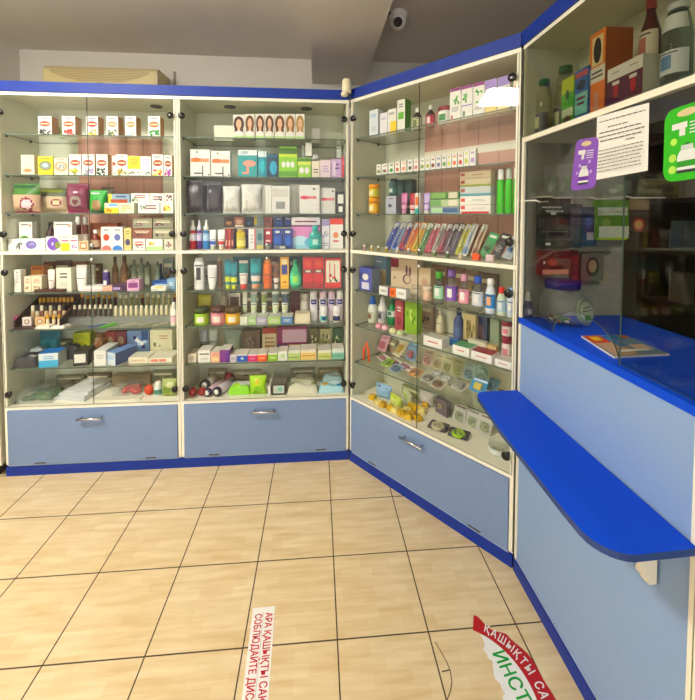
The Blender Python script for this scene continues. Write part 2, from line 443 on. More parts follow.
def g_card(name, w, h, d=.012, c='white', p='', item=None, ic='blue', lean=18, roll=0, blister=True, **k):
    """hang card with a clear blister and what is in it, leaning back"""
    t = thing(name)
    mw = Matrix.Rotation(R(-lean), 4, 'X') @ Matrix.Rotation(R(roll), 4, 'Y')
    mb = MB(); cr = min(w, h) * .12
    pl = []
    for cx, cz, a0 in ((w / 2 - cr, cr, -90), (w / 2 - cr, h - cr, 0), (-w / 2 + cr, h - cr, 90), (-w / 2 + cr, cr, 180)):
        for i in range(5): a = R(a0 + 22.5 * i); pl.append((cx + cr * math.cos(a), cz + cr * math.sin(a)))
    mb.sprism(pl, 0, .0015, c); prints(mb, p, w, h, 0); mb.move(mw).build('card', t)
    it = MB()
    if item == 'brush':
        it.tube([(0, -.006, h * .08), (0, -.007, h * .4), (w * .03, -.006, h * .62)], w * .13, ic, 8)
        it.tube([(w * .03, -.006, h * .62), (0, -.006, h * .9)], w * .09, ic, 8)
        it.box(-w * .13, w * .13, -.012, -.006, h * .74, h * .9, k.get('ic2', 'white'))
    elif item == 'ring':
        n = 16; rr = w * .26
        it.tube([(rr * math.cos(2 * PI * i / n), -.008, h * .34 + rr * math.sin(2 * PI * i / n)) for i in range(n + 1)], w * .08, ic, 8)
        it.lathe([(0, 0), (w * .14, 0), (w * .1, w * .14), (0, w * .16)], ic, 10); 
        nv = 10 * 5
        for i in range(len(it.v) - nv, len(it.v)):
            x, y, z = it.v[i]; it.v[i] = (x, -.004 - z * .6, h * .34 + y)
    elif item == 'rect':
        it.box(-w * .22, w * .22, -.012, -.002, h * .15, h * .6, ic)
    if item: it.move(mw).build(k.get('iname', 'packed_item'), t)
    if blister:
        b = MB(); bw, bz0, bz1 = w * .4, h * .05, h * (.94 if item == 'brush' else .64)
        b.grid(lambda a, q: ((2 * a - 1) * bw, -.0155 * (max(0, 1 - (2 * a - 1) ** 6) * max(0, 1 - (2 * q - 1) ** 6)) ** .5 - .0008, bz0 + (bz1 - bz0) * q), 8, 8, 'clearplastic')
        b.move(mw).build('blister', t)
    return t

def g_roll(name, w, h, d, c='white', cap='black', **k):
    """lint roller lying with its round end to the front"""
    t = thing(name); r = w / 2
    rot = Matrix.Translation((0, 0, r)) @ Matrix.Rotation(-PI / 2, 4, 'X')
    MB().lathe([(0, -d / 2 + .004), (r * .94, -d / 2 + .004), (r * .94, d / 2), (0, d / 2)], c, 20).move(rot).build('paper_roll', t)
    m = MB(); m.lathe([(r * .55, -d / 2), (r, -d / 2), (r, -d / 2 + .02), (r * .94, -d / 2 + .022)], cap, 20); m.lathe([(0, -d / 2 - .001), (r * .6, -d / 2 - .001), (r * .6, -d / 2 + .003), (0, -d / 2 + .003)], k.get('hub', 'white'), 16)
    m.move(rot).build('end_cap', t); return t

def g_ball(name, w, h, d=None, c='red+', **k):
    r = w / 2; n = 10
    return MB().lathe([(r * math.sin(PI * i / n), h / 2 - h / 2 * math.cos(PI * i / n)) for i in range(n + 1)], c, 20).build(name)

MAKE = dict(carton=g_carton, bottle=g_bottle, tube=g_tube, jar=g_jar, pouch=g_pouch, flatbag=g_flatbag, can=g_can, card=g_card, roll=g_roll, ball=g_ball)
CAT = dict(carton='box', bottle='bottle', tube='tube', jar='jar', pouch='bag', flatbag='bag', can='spray can', card='blister pack', roll='roller', ball='ball')
GOODS = []    # (object, name, desc, category, unit key, shelf, u)

def place(uk, sh, z, kind, name, desc, x0, x1, yt, yb=None, dy=.05, d=None, zb=None, rz=0., cat=None, ins=True, **k):
    """x0 x1 yt yb: where the front of the piece shows; yb given = where its foot touches the shelf; zb = foot of a piece that stands on another"""
    U = UNITS[uk]; xm = (x0 + x1) / 2
    if yb is not None:
        dy = min(max(U.on(xm, yb, z)[1], .03), .24)
    rr_ = ray(xm, yt); obl = abs(rr_.dot(U.ey)) / math.hypot(rr_.x, rr_.y)
    z0 = z
    if zb is not None: z0 = U.at(xm, zb, dy)[1]
    yy = yt + 6
    u0, u1 = U.at(x0, yy, dy)[0], U.at(x1, yy, dy)[0]; h = U.at(xm, yt, dy)[1] - z0; w = u1 - u0
    if kind in ('bottle', 'jar', 'tube', 'can', 'ball'): um = (u0 + u1) / 2; w *= obl; u0, u1 = um - w / 2, um + w / 2
    h = max(h, .006)
    if uk in WID:
        nz = {1: 2.17, 2: 1.95, 3: 1.72, 4: 1.5, 5: 1.275, 6: 1.04, 7: .826, 8: .6}[sh]
        h = min(h, nz - z0 - .004)
        u0, u1 = max(u0, .026), min(u1, WID[uk] - .026); w = max(u1 - u0, .012)
    if kind in ('bottle', 'jar', 'tube', 'can', 'ball'):
        dd = d or w
        dep = w if kind != 'bottle' else dd
    else:
        dd = d or {'carton': min(max(w * .6, .03), .07), 'pouch': .045, 'flatbag': .12, 'card': .012, 'roll': .18}[kind]
        dep = dd
    if kind == 'card': dep = .03
    if kind in ('jar', 'tube', 'can', 'ball') or (kind == 'bottle' and not d): dep = w; dd = w
    if ins and dy + dep > .285: dy = max(.02, .285 - dep)
    o = MAKE[kind](name, w, h, dd, **k)
    o.location = U.w((u0 + u1) / 2, dy + dep / 2, z0 + .0004); o.rotation_euler = (0, 0, U.a + R(rz))
    GOODS.append((o, name, desc, cat or CAT[kind], uk, sh, (u0 + u1) / 2))
    return o
# ------------------------------------------------------------------ room shell
CEIL, YB, XL, XR, YF = 2.8, 3.2, -2.32, 2.9, -3.2
struct('floor', MB().box(XL, XR, YF, YB, -.05, 0, 'mortarbed', t='tile')) if 0 else None
fl = struct('floor', MB().box(XL, XR, YF, YB, -.05, 0, 'tile'))
struct('ceiling', MB().box(XL, XR, YF, YB, CEIL, CEIL + .08, 'ceilingpaint'))
struct('wall_back', MB().box(XL, XR, YB, YB + .1, 0, CEIL, 'plaster'))
struct('wall_left', MB().box(XL - .1, XL, YF, YB, 0, CEIL, 'plaster'))
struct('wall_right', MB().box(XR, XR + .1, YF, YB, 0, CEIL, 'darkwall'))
struct('ceiling_beam', MB().box(-.04, .385, YF, YB, 2.6, CEIL, 'beampaint'))
# unseen wall added to shut light out of the dispensary, beside the counter
struct('wall_light_block', MB().box(1.02, XR, -.78, -.7, 0, CEIL, 'darkwall'))
# conduit on the wall by the air conditioner
sc = MB()
pts = [(.414, 1.255), (.425, 1.225), (.435, 1.19), (.438, 1.17), (.434, 1.14), (.42, 1.115), (.402, 1.095)]
for i in range(len(pts) - 1):
    (x0, y0), (x1, y1) = pts[i], pts[i + 1]; tx, ty = x1 - x0, y1 - y0; L = math.hypot(tx, ty); nx, ny = -ty / L * .0016, tx / L * .0016
    sc.face([(x0 - nx, y0 - ny, .0008), (x0 + nx, y0 + ny, .0008), (x1 + nx, y1 + ny, .0008), (x1 - nx, y1 - ny, .0008)][::-1], '5b4a38')
sc.face([(.41, 1.165, .0008), (.437, 1.168, .0008), (.437, 1.172, .0008), (.41, 1.169, .0008)], '5b4a38')
sc.build('scratch', fl)

# ------------------------------------------------------------------ display cabinets
A3 = math.atan2(1.505 - 2.27, .834 - .2015)
UNITS = {'outer': Unit(-1.787, 2.28, 0.), 'middle': Unit(-.807, 2.28, 0.), 'angled': Unit(.2015, 2.27, A3), 'counter': Unit(.838, 1.494, -PI / 2),
         'staff': Unit(.865, 1.512, 0.)}
WID = {'outer': .977, 'middle': .997, 'angled': .99}
SH = {1: 1.967, 2: 1.738, 3: 1.518, 4: 1.301, 5: 1.058, 6: .843, 7: .617, 8: .404}
DEP = .31

def hinge(parent, u, z, sgn, name='hinge'):
    m = MB(); rot = Matrix.Translation((u, 0, z)) @ Matrix.Rotation(PI / 2, 4, 'X')
    m.lathe([(0, .002), (.0165, .002), (.019, .007), (.017, .011), (.006, .013), (0, .013)], 'knob', 18).move(rot)
    m.box(min(u, u - sgn * .03), max(u, u - sgn * .03), .006, .022, z - .008, z + .008, 'knob')
    m.box(u - sgn * .022 - .006, u - sgn * .022 + .006, .01, .03, z + .006, z + .024, 'dgrey')
    return m.build(name, parent)

def glass_door(parent, u0, u1, z0, z1, y=.0, name='glass_door', mt='glass'):
    return MB().box(u0, u1, y, y + .004, z0, z1, 'glassedge', f=mt, k=mt).build(name, parent)

def cabinet(key, label, pink=None, spots=(), lip=0.):
    U, W = UNITS[key], WID[key]
    t = thing('display_cabinet', label, 'display cabinet', U.w(0, 0), U.a, 'glazed display cabinets with blue plinths')
    T = .016
    c = MB()
    for u in (0, W - T): c.box(u, u + T, .006, DEP, .055, 2.195, 'carcass', f='frame')
    c.box(T, W - T, .006, DEP, 2.178, 2.195, 'carcass'); c.box(T, W - T, .006, DEP, 1.284, 1.301, 'carcass'); c.box(T, W - T, .006, DEP, .386, .404, 'carcass', t='frame')
    c.box(T, W - T, DEP - .012, DEP, .055, 2.178, 'carcass')
    c.build('carcass', t)
    f = MB()
    for u in (0, W - T): f.box(u, u + T, -.004, .006, .068, 2.195, 'frame')
    f.box(T, W - T, -.004, .006, 2.176, 2.195, 'frame'); f.box(T, W - T, -.004, .006, 1.283, 1.302, 'frame'); f.box(T, W - T, -.004, .006, .386, .404, 'frame')
    f.build('frame', t)
    MB().box(-.001, W + .001, -.012, DEP, 2.196, 2.252, 'deepblue').build('cornice', t)
    MB().box(-.001, W + .001, -.006, DEP, 0, .055, 'deepblue').build('plinth', t)
    MB().box(T, W - T, -.004, .012, .056, .067, '9fb0c9').build('bottom_strip', t)
    d = MB().box(T + .002, W - T - .002, -.012, .006, .069, .384, 'cabblue').build('drawer_front', t)
    hz, hu = .335, W * (.49 if key != 'angled' else .485)
    h = MB(); h.tube([(hu - .072, -.04, hz), (hu + .072, -.04, hz)], .0065, 'chrome', 10)
    for s in (-.055, .055): h.tube([(hu + s, -.04, hz), (hu + s, -.011, hz)], .005, 'chrome', 8)
    h.build('handle', d)
    for u in (.16, W - .2): MB().box(u, u + .06, -.0135, -.0115, .071, .079, 'dgrey').build('hinge_slot', d)
    for s in (1, 2, 3, 5, 6, 7):
        MB().box(T + .002, W - T - .002, .018, DEP - .014, SH[s] - .0065, SH[s] - .0005, 'glassedge', t='shelfglass', b='shelfglass').build('glass_shelf', t)
        for u in (T + .001, W - T - .009):
            for y in (.035, .22): MB().box(u, u + .008, y, y + .012, SH[s] - .016, SH[s] - .0075, 'dgrey').build('shelf_pin', t)
    for z0, z1 in ((1.303, 2.174), (.406, 1.281)):
        for k in (0, 1):
            u0, u1 = (T * .4, W / 2 - .0015) if k == 0 else (W / 2 + .0015, W - T * .4)
            g = glass_door(t, u0, u1, z0, z1, -.0085)
            for zz in (z0 + .095, z1 - .095) if z0 > 1 else (z0 + .075, z1 - .1):
                sg = 1 if k == 0 else -1; hinge(g, (T + .014) if k == 0 else (W - T - .014), zz, sg).location = (0, -.0195 + .011, 0)
        lk = MB(); rot = Matrix.Translation((W / 2 + .012, -.0085, z1 - .03 if z0 < 1 else z0 + .03)) @ Matrix.Rotation(PI / 2, 4, 'X')
        lk.lathe([(0, 0), (.011, 0), (.012, .006), (.007, .014), (0, .014)], 'chrome', 14).move(rot).build('door_lock', t)
    for u, y in spots:
        MB().lathe([(0, 2.1765), (.034, 2.1765), (.036, 2.172), (.024, 2.172), (.022, 2.175), (0, 2.175)], 'dgrey', 18, 1, u, y).build('spotlight', t)
    if pink:
        for (u0, u1, z0, z1, c_) in pink: MB().box(u0, u1, DEP - .0155 - (.001 if c_ == 'frame' else 0), DEP - .012, z0, z1, c_).build('painted_reflection', t)  # reflection in the cabinet, painted as flat panels on its back
    return t
U = UNITS['outer']
pu0 = U.at(79, 200, .29)[0]; pu1 = U.at(163, 200, .29)[0]; pz = U.at(100, 139, .29)[1]
cabinet('outer', 'glazed white display cabinet with blue drawer below the beige air conditioner',
        [(pu0, pu1, 1.31, pz, 'pink_reflection'), (pu1 + .002, .955, 1.31, pz, 'frame')], [(.80, .16)])
cabinet('middle', 'glazed white display cabinet with blue drawer, standing between the other two', None, [(.27, .13), (.74, .13)])
U = UNITS['angled']
qu0, qz0 = U.at(424, 190, .29); qz1 = U.at(424, 114, .29)[1]
s0 = U.at(470, 154, .29)[1]; s1 = U.at(470, 146, .29)[1]
cabinet('angled', 'glazed white display cabinet set at an angle beside the pharmacy counter',
        [(qu0, .955, 1.31, qz1, 'pink_reflection'), (qu0, .955, s0, s1, 'frame')])

# slim glazed white cabinet at the side wall
t = thing('corner_cabinet', 'narrow white glazed cabinet squeezed against the side wall', 'cabinet', (-1.803, 2.27, 0), R(-172))
c = MB()
c.box(0, .42, -.3, 0, .07, .09, 'carcass'); c.box(0, .42, -.3, 0, 2.15, 2.17, 'carcass'); c.box(0, .42, -.3, -.29, .09, 2.15, 'carcass')
c.box(0, .016, -.3, 0, .09, 2.15, 'frame'); c.box(.404, .42, -.3, 0, .09, 2.15, 'frame'); c.build('carcass', t)
f = MB(); f.box(0, .022, 0, .012, .075, 2.16, 'frame'); f.box(.398, .42, 0, .012, .075, 2.16, 'frame'); f.box(.022, .398, 0, .012, .075, .1, 'frame'); f.box(.022, .398, 0, .012, 2.13, 2.16, 'frame'); f.build('door_frame', t)
MB().box(.022, .398, .004, .008, .1, 2.13, 'glassedge', f='glass', k='glass').build('glass_door', t)
for z in (.5, .95, 1.4, 1.8): MB().box(.018, .402, -.28, -.01, z, z + .006, 'glassedge', t='shelfglass', b='shelfglass').build('glass_shelf', t)
MB().box(.03, .39, -.28, -.02, 0, .07, 'dgrey').build('plinth', t)
m = MB(); m.lathe([(0, 0), (.017, 0), (.019, .006), (0, .01)], 'knob', 16).move(Matrix.Translation((.03, .012, .47)) @ Matrix.Rotation(-PI / 2, 4, 'X')).build('hinge', t)

# ------------------------------------------------------------------ counter run along the side
U = UNITS['counter']; CT = 1.088
LEN = .748
for i, (u0, u1, nm) in enumerate(((0, LEN, 'pale blue pharmacy counter front carrying the bright blue ledge'), (LEN + .004, 1.7, 'second pale blue counter section past the ledge end'))):
    t = thing('pharmacy_counter', nm, 'counter', U.w(u0, 0), U.a, 'counter sections')
    W = u1 - u0
    MB().box(.014, W - .012, 0, .42, .056, CT - .024, 'panelblue').build('front_panel', t)
    MB().box(0, W, -.008, .40, 0, .055, 'deepblue').build('plinth', t)
    MB().box(.014, W - .012, -.003, .006, .056, .066, 'a9b6cb').build('bottom_strip', t)
    MB().box(0, .013, -.004, .42, .056, CT - .026, 'frame').build('end_strip', t)
    if i == 0: MB().box(W - .011, W, -.004, .42, .056, CT - .026, 'frame').build('end_strip', t)
t = tag(MB().box(0, 1.7, -.004, .445, CT - .023, CT, 'topblue', f='topblue').build('countertop'), 'bright blue worktop running along the counter under the glass screen', 'worktop')
t.location = U.w(0, 0); t.rotation_euler = (0, 0, U.a)
# ledge
LZ = .781
t = thing('customer_ledge', 'bright blue ledge with rounded ends fixed to the counter front', 'ledge', U.w(0, 0, LZ), U.a)
def corner(cx, cy, r, a0, a1, n=7): return [(cx + r * math.cos(R(a0 + (a1 - a0) * i / n)), cy + r * math.sin(R(a0 + (a1 - a0) * i / n))) for i in range(n + 1)]
poly = [(.004, -.006)] + corner(.054, -.145, .05, 180, 262) + [(.28, -.217), (.62, -.229)] + corner(.682, -.152, .077, 272, 357) + [(.755, -.006)]
lb = MB(); lb.prism(poly, -.017, 0, 'topblue', 'edgechip'); lb.build('ledge_top', t)
def bracket(bu, dep):
    b = MB(); pr = [(-.006, -.0175), (-.006, -.178), (-.026, -.178), (-.03, -.16), (-.042, -.156), (-.038, -.142), (-.05, -.13), (-.05, -.09), (-dep * .8, -.05), (-dep, -.04), (-dep, -.0175)]
    n = len(pr)
    b.face([(bu - .012, y, z) for y, z in pr], 'frame'); b.face([(bu + .012, y, z) for y, z in pr][::-1], 'frame')
    for i in range(n):
        p, q = pr[i], pr[(i + 1) % n]; b.face([(bu + .012, p[0], p[1]), (bu - .012, p[0], p[1]), (bu - .012, q[0], q[1]), (bu + .012, q[0], q[1])][::-1], 'frame')
    b.build('bracket', t)
bracket(U.at(647, 580, -.02)[0], .15); bracket(.13, .13)

# upper cabinet over the counter
UZ = 1.823
t = thing('wall_cabinet', 'white framed upper cabinet above the counter holding bottles', 'cabinet', U.w(0, 0), U.a)
UL, UD = 1.7, .235
c = MB()
c.box(0, .015, .004, UD, 1.807, 2.195, 'carcass', f='frame'); c.box(UL - .015, UL, .004, UD, 1.807, 2.195, 'carcass')
c.box(.015, UL - .015, .004, UD, 2.178, 2.195, 'carcass'); c.box(.015, UL - .015, .004, UD, 1.807, UZ, 'carcass'); c.box(.015, UL - .015, UD - .01, UD, UZ, 2.178, 'carcass')
c.build('carcass', t)
f = MB(); f.box(0, .015, -.004, .004, 1.09, 2.195, 'frame'); f.box(.015, UL, -.004, .004, 2.178, 2.195, 'frame'); f.box(.015, UL, -.004, .004, 1.806, 1.824, 'frame')
f.box(UL - .015, UL, -.004, .004, 1.09, 2.178, 'frame')
f.build('frame', t)
MB().box(-.001, UL, -.012, UD, 2.196, 2.252, 'deepblue').build('cornice', t)
g = glass_door(t, .008, .84, UZ + .003, 2.176, -.0085, mt='shadeglass')
g = glass_door(t, .843, 1.69, UZ + .003, 2.176, -.0085, mt='shadeglass')
# glass screen, two sliding panes, the first with an arched hatch at its foot
def arch_pane(u0, u1, z0, z1, a0, a1, ah):
    m = MB(); n = 16; th = .005
    arc = [((a0 + a1) / 2 - (a1 - a0) / 2 * math.cos(PI * i / n), z0 + ah * math.sin(PI * i / n)) for i in range(n + 1)]
    for y, mt in ((0, 'shadeglass'), (th, 'shadeglass')):
        m.face([(u0, y, z0), (a0, y, z0), (a0, y, z0 + .001), (a0, y, z1), (u0, y, z1)], mt); m.face([(a1, y, z0), (u1, y, z0), (u1, y, z1), (a1, y, z1)], mt)
        for i in range(n):
            p, q = arc[i], arc[i + 1]; m.face([(p[0], y, p[1]), (q[0], y, q[1]), (q[0], y, z1), (p[0], y, z1)], mt)
    for i in range(n):
        p, q = arc[i], arc[i + 1]; m.face([(p[0], 0, p[1]), (p[0], th, p[1]), (q[0], th, q[1]), (q[0], 0, q[1])], 'glassedge', True)
    for u in (u0, u1): m.face([(u, 0, z0), (u, th, z0), (u, th, z1), (u, 0, z1)], 'glassedge')
    m.face([(u0, 0, z1), (u1, 0, z1), (u1, th, z1), (u0, th, z1)], 'glassedge')
    return m
p2 = U.at(621, 300, .02)[0]
a0 = U.at(553, 339, .01)[0]; a1 = U.at(619, 378, .01)[0]; ah = U.at(578, 313, .01)[1] - CT
t = tag(arch_pane(.016, p2 + .012, CT + .001, 1.805, a0, a1, max(.08, ah)).build('glass_screen'), 'clear glass counter screen with arched hatch beside the angled cabinet', 'glass screen', 'counter glass screens')
t.location = U.w(0, .008); t.rotation_euler = (0, 0, U.a)
t = tag(MB().box(p2, 1.65, 0, .005, CT + .001, 1.805, 'glassedge', f='shadeglass', k='shadeglass').build('glass_screen'), 'clear glass counter screen behind the green bottle card', 'glass screen', 'counter glass screens')
t.location = U.w(0, .018); t.rotation_euler = (0, 0, U.a)

# ------------------------------------------------------------------ ceiling lamps, air conditioner, cameras
for i, (x, y, lab) in enumerate(((-1.76, .80, 'square white ceiling light panel near the side wall'), (1.75, .1, 'small added light panel, unseen, over the dispensary'))):  # second panel is an unseen lamp added to light the dispensary dimly
    t = thing('ceiling_light', lab, 'ceiling light', (x, y, CEIL)); s = .23 if i < 1 else .09
    f = MB(); f.box(-s - .025, s + .025, -s - .025, s + .025, -.012, 0, 'white'); f.build('light_frame', t)
    MB().box(-s, s, -s, s, -.065, -.012, 'lampglow').build('diffuser', t)

t = thing('air_conditioner', 'beige wall air conditioner with louvred top on the rear wall', 'air conditioner', (0, 0, 0))
acx0, acz1 = Unit(0, 2.96, 0).at(42, 64); acx1 = Unit(0, 2.96, 0).at(157, 64)[0]
W = acx1 - acx0; H_ = .30
m = MB(); n = 10
prof = [(.24, 0), (.24, H_), (.03, H_), (0, H_ - .03), (.0, .09), (.05, .02), (.12, 0)]
m.face([(0, y, z) for y, z in prof], 'acplastic'); m.face([(W, y, z) for y, z in prof][::-1], 'acplastic')
for i in range(len(prof)):
    p, q = prof[i], prof[(i + 1) % len(prof)]; m.face([(0, q[0], q[1]), (0, p[0], p[1]), (W, p[0], p[1]), (W, q[0], q[1])], 'acplastic')
m.build('housing', t)
sl = MB()
for k in range(7):
    zz = H_ - .04 - k * .012
    sl.box(.06, W - .06, -.003, .0, zz, zz + .006, 'b3a173')
sl.build('intake_grille', t)
cv = MB(); n = 20; top, bot = [], []
cv.grid(lambda a, b: (.02 + (W - .04) * a, -.006, .02 + b * (max(.03, (H_ - .035) - .095 * math.sin(PI * a) ** .8) - .02)), 28, 3, 'd8c898')
cv.build('front_cover', t)
lg = MB(); lg.face([(W / 2 + .035 * math.cos(2 * PI * i / 16), -.0075, H_ - .135 + .012 * math.sin(2 * PI * i / 16)) for i in range(16)], '7c7768'); lg.face([(W / 2 + .027 * math.cos(2 * PI * i / 16), -.0080, H_ - .135 + .007 * math.sin(2 * PI * i / 16)) for i in range(16)], 'c9c2a4'); lg.build('badge', t)
MB().box(.1, W - .1, .235, .24, .03, H_ - .04, 'lgrey').build('wall_mount', t)
t.location = (acx0, 2.96, acz1 - H_)
pz0 = Unit(0, YB - .02, 0).at(174, 86); pz1 = Unit(0, YB - .02, 0).at(174, 71)
tag(MB().box(pz0[0] - .006, pz0[0] + .006, YB - .02, YB, 0, pz1[1], 'b0a692').build('pipe_cover'), 'thin vertical pipe cover beside the air conditioner', 'pipe')

cx, cy = Unit(0, 0, 0).on(398, 13, CEIL)
t = thing('dome_camera', 'white dome security camera under the dark ceiling', 'security camera', (cx, cy, CEIL))
MB().lathe([(0, -.028), (.05, -.028), (.058, -.02), (.058, 0), (0, 0)], 'white', 24).build('mount', t)
b = MB(); n = 12
b.lathe([(.052 * math.sin(PI * i / n), -.055 - .052 * math.cos(PI * i / n)) for i in range(n + 1)], 'white', 24).build('eyeball', t)
dv = Vector((-cx, -cy, EYE - CEIL)).normalized()
rot = Vector((0, 0, 1)).rotation_difference(dv).to_matrix().to_4x4()
MB().lathe([(0, .0), (.028, .0), (.028, .012), (.022, .012), (.018, .006), (0, .006)], 'black', 20).move(Matrix.Translation(Vector((0, 0, -.055)) + dv * .046) @ rot).build('lens', t)
MB().box(-.085, -.045, -.02, .02, -.02, 0, 'dgrey').build('cable_box', t)
u, z = Unit(0, 2.23, 0).at(346.5, 97)
t = thing('corner_sensor', 'small white cylindrical camera on the cornice where the cabinets meet', 'security camera', (u, 2.225, z))
MB().lathe([(0, .02), (.026, .02), (.027, .03), (.027, .088), (.022, .098), (0, .098)], 'ivory', 20).build('housing', t)
MB().lathe([(0, 0), (.018, .003), (.022, .012), (.02, .022), (0, .022)], 'ivory', 16, 1, -.012, 0).build('lens', t)
MB().tube([(.02, 0, .02), (.021, .01, -.05), (.021, .01, -.06)], .004, 'dgrey').build('cable', t)

# ------------------------------------------------------------------ stickers on the floor
def text_mesh(body, size, width=None, bold=True):
    cu = bpy.data.curves.new('type', 'FONT'); cu.body = body; cu.size = size; cu.resolution_u = 2; cu.extrude = 0
    o = bpy.data.objects.new('type', cu); COL.objects.link(o)
    dg = bpy.context.evaluated_depsgraph_get(); me = o.evaluated_get(dg).to_mesh()
    vs = [v.co.copy() for v in me.vertices]; fs = [tuple(p.vertices) for p in me.polygons]
    o.evaluated_get(dg).to_mesh_clear(); bpy.data.objects.remove(o); bpy.data.curves.remove(cu)
    return vs, fs
def add_text(mb, body, size, mw, m, sx=1.):
    vs, fs = text_mesh(body, size)
    e = size * .026
    for k, (ex, ey) in enumerate(((0, 0), (e, 0), (e, e), (0, e), (e / 2, e / 2))):      # heavy stroke
        b = len(mb.v); mb.v += [tuple(mw @ Vector((v.x * sx + ex, v.y + ey, k * .00004))) for v in vs]
        for f in fs: mb.f.append(tuple(b + i for i in f)); mb.m.append(m); mb.sm.append(False)
    return max((v.x for v in vs), default=0) * sx
t = thing('floor_sticker', 'white distance strip with two lines of red writing on the tiles', 'floor sticker', (-.247, 1.42, 0), R(-90 + 2.2), 'distance stickers on the floor')
MB().box(0, .62, 0, .083, 0, .0012, 'paper').build('strip', t)
ln = MB(); add_text(ln, 'АРА ҚАШЫҚТЫ САҚТАҢЫЗ', .035, Matrix.Translation((.022, .05, .0018)), 'c02040', .76); add_text(ln, 'СОБЛЮДАЙТЕ ДИСТАНЦИЮ', .035, Matrix.Translation((.022, .011, .0018)), 'c02040', .74)
ln.build('lettering', t)
MB().box(.018, .60, .041, .0418, .0013, .0017, '6d5560').build('rule', t)
t = thing('floor_sticker', 'torn round red and white sticker with green letters on the tiles', 'floor sticker', (.47, 1.09, 0), 0, 'distance stickers on the floor')
RO, RI = .268, .212
m = MB()
pol = [(RI * math.cos(R(a)), RI * math.sin(R(a))) for a in range(-62, 55, 4)]
rag = [(.112 + .006 * math.sin(y * 90) + .004 * math.sin(y * 231), y) for y in [.175 - i * .012 for i in range(30)]]
m.face([(x, y, .001) for x, y in rag] + [(x, y, .001) for x, y in pol], 'paper'); m.build('white_centre', t)
ring = MB(); n = 40
for i in range(n):
    a, c = R(64 - 126 * i / n), R(64 - 126 * (i + 1) / n)
    ro = lambda q: RO - (.022 * max(0, math.sin(q * 9)) if q > R(38) else .004 * math.sin(q * 13))
    ring.face([(RI * math.cos(a), RI * math.sin(a), .0012), (RI * math.cos(c), RI * math.sin(c), .0012), (ro(c) * math.cos(c), ro(c) * math.sin(c), .0012), (ro(a) * math.cos(a), ro(a) * math.sin(a), .0012)][::-1], 'b01c34')
ring.build('red_band', t)
lt = MB(); ang = 55.
for ch in 'ҚАШЫҚТЫ САҚТАҢЫЗ':
    if ch == ' ': lt.build('lettering', t); lt = MB()
    q = R(ang)
    mw = Matrix.Translation(((RI + .013) * math.cos(q), (RI + .013) * math.sin(q), .0018)) @ Matrix.Rotation(q - PI / 2, 4, 'Z')
    wd = add_text(lt, ch, .04, mw, 'white', .72) if ch != ' ' else .012
    ang -= math.degrees((wd + .004) / (RI + .013))
lt.build('lettering', t)
gl = MB(); add_text(gl, 'ИНСТ', .062, Matrix.Translation((.128, .118, .0016)) @ Matrix.Rotation(R(-81), 4, 'Z'), '2c9a45', .82); gl.build('green_lettering', t)
# ------------------------------------------------------------------ goods on the shelves
def S(uk, sh):
    z = SH[sh]
    return lambda kind, name, desc, x0, x1, yt, yb=None, **k: place(uk, sh, z, kind, name, desc, x0, x1, yt, yb, **k)

# ---- outer cabinet
p = S('outer', 1)
for x0, x1, c, ds, ov in ((38, 51.5, 'dgrey black', 'dark berry', 'rust'), (62, 75, 'red redor', 'red berry', 'rust'), (86, 98, 'yellow olive gold', 'yellow flower', 'red'),
                      (106.5, 118, 'dgrey olive', 'olive seed', 'tan'), (125, 136, 'lgrey lblue', 'pale grey herb', 'tan'), (148, 160, 'green', 'green leaf', 'b5763a')):
    p('carton', 'tea_carton', f'white herbal tea box with {ds} picture', x0, x1, 116.3, d=.06, p=tea(c, ov), side='tan', dy=.05)
p('carton', 'small_carton', 'low pale green carton behind the tea boxes', 57, 63, 127, d=.04, c='lgreen', dy=.14)
p('carton', 'small_carton', 'low cream carton behind the tea boxes', 122, 126, 126, d=.04, c='cream', dy=.14)
p = S('outer', 2)
p('carton', 'tea_carton', 'cream box with a pale cup picture', 21, 34, 155, p='t .5 .88 .7 .06 grey 1;e .55 .45 .5 .4 d8d2c0;e .5 .22 .7 .18 tan', c='cream')
p('carton', 'tea_carton', 'yellow box with a grey oval', 38, 52.5, 156.5, c='e9d94a', p='e .5 .5 .9 .55 olive;e .5 .5 .75 .4 grey;e .5 .52 .4 .22 lblue;t .5 .9 .7 .08 dgrey 1')
p('carton', 'tea_carton', 'cream box with a brown bordered grey flower', 54, 68, 158, c='cream', p='e .5 .5 .95 .6 c9a07a;e .5 .52 .6 .4 lgrey;b .5 .5 .5 .3 grey;t .5 .9 .7 .08 rust 1')
for x0, x1, c, ds in ((69, 81, 'yellow olive', 'yellow flowers'), (82, 94.5, 'lilac grey', 'lilac sprigs'), (96, 107.5, 'dgreen dgrey', 'dark leaves'), (116, 127.5, 'olive gold', 'olive sprigs')):
    p('carton', 'tea_carton', f'white box, rust oval over {ds}', x0, x1, 154.5, p=tea(c), side='tan')
p('carton', 'tea_carton', 'white box edge with rust oval, mostly hidden', 112.5, 115.6, 156, p='e .5 .6 .9 .2 rust;b .5 .15 .9 .2 olive', d=.06)
p('carton', 'tea_carton', 'white box with bright yellow upper half', 128, 140, 156, p='r .5 .67 1 .64 yellow;t .5 .7 .7 .3 olive 3;b .5 .15 .9 .2 dgrey olive')
p('carton', 'tea_carton', 'white box with pale lilac type', 140.4, 151, 156.5, p='t .5 .7 .8 .4 lilac 4;b .6 .15 .7 .2 dgrey green')
p('carton', 'tea_carton', 'white box with rust oval over lemon blossom', 152, 163.3, 154.5, p=tea('yellow lyellow red'), side='tan')
p('carton', 'tea_carton', 'white box with rust oval over purple blossom', 163.9, 172, 155.5, p=tea('c060b0 magenta violet'), side='tan')
p = S('outer', 3)
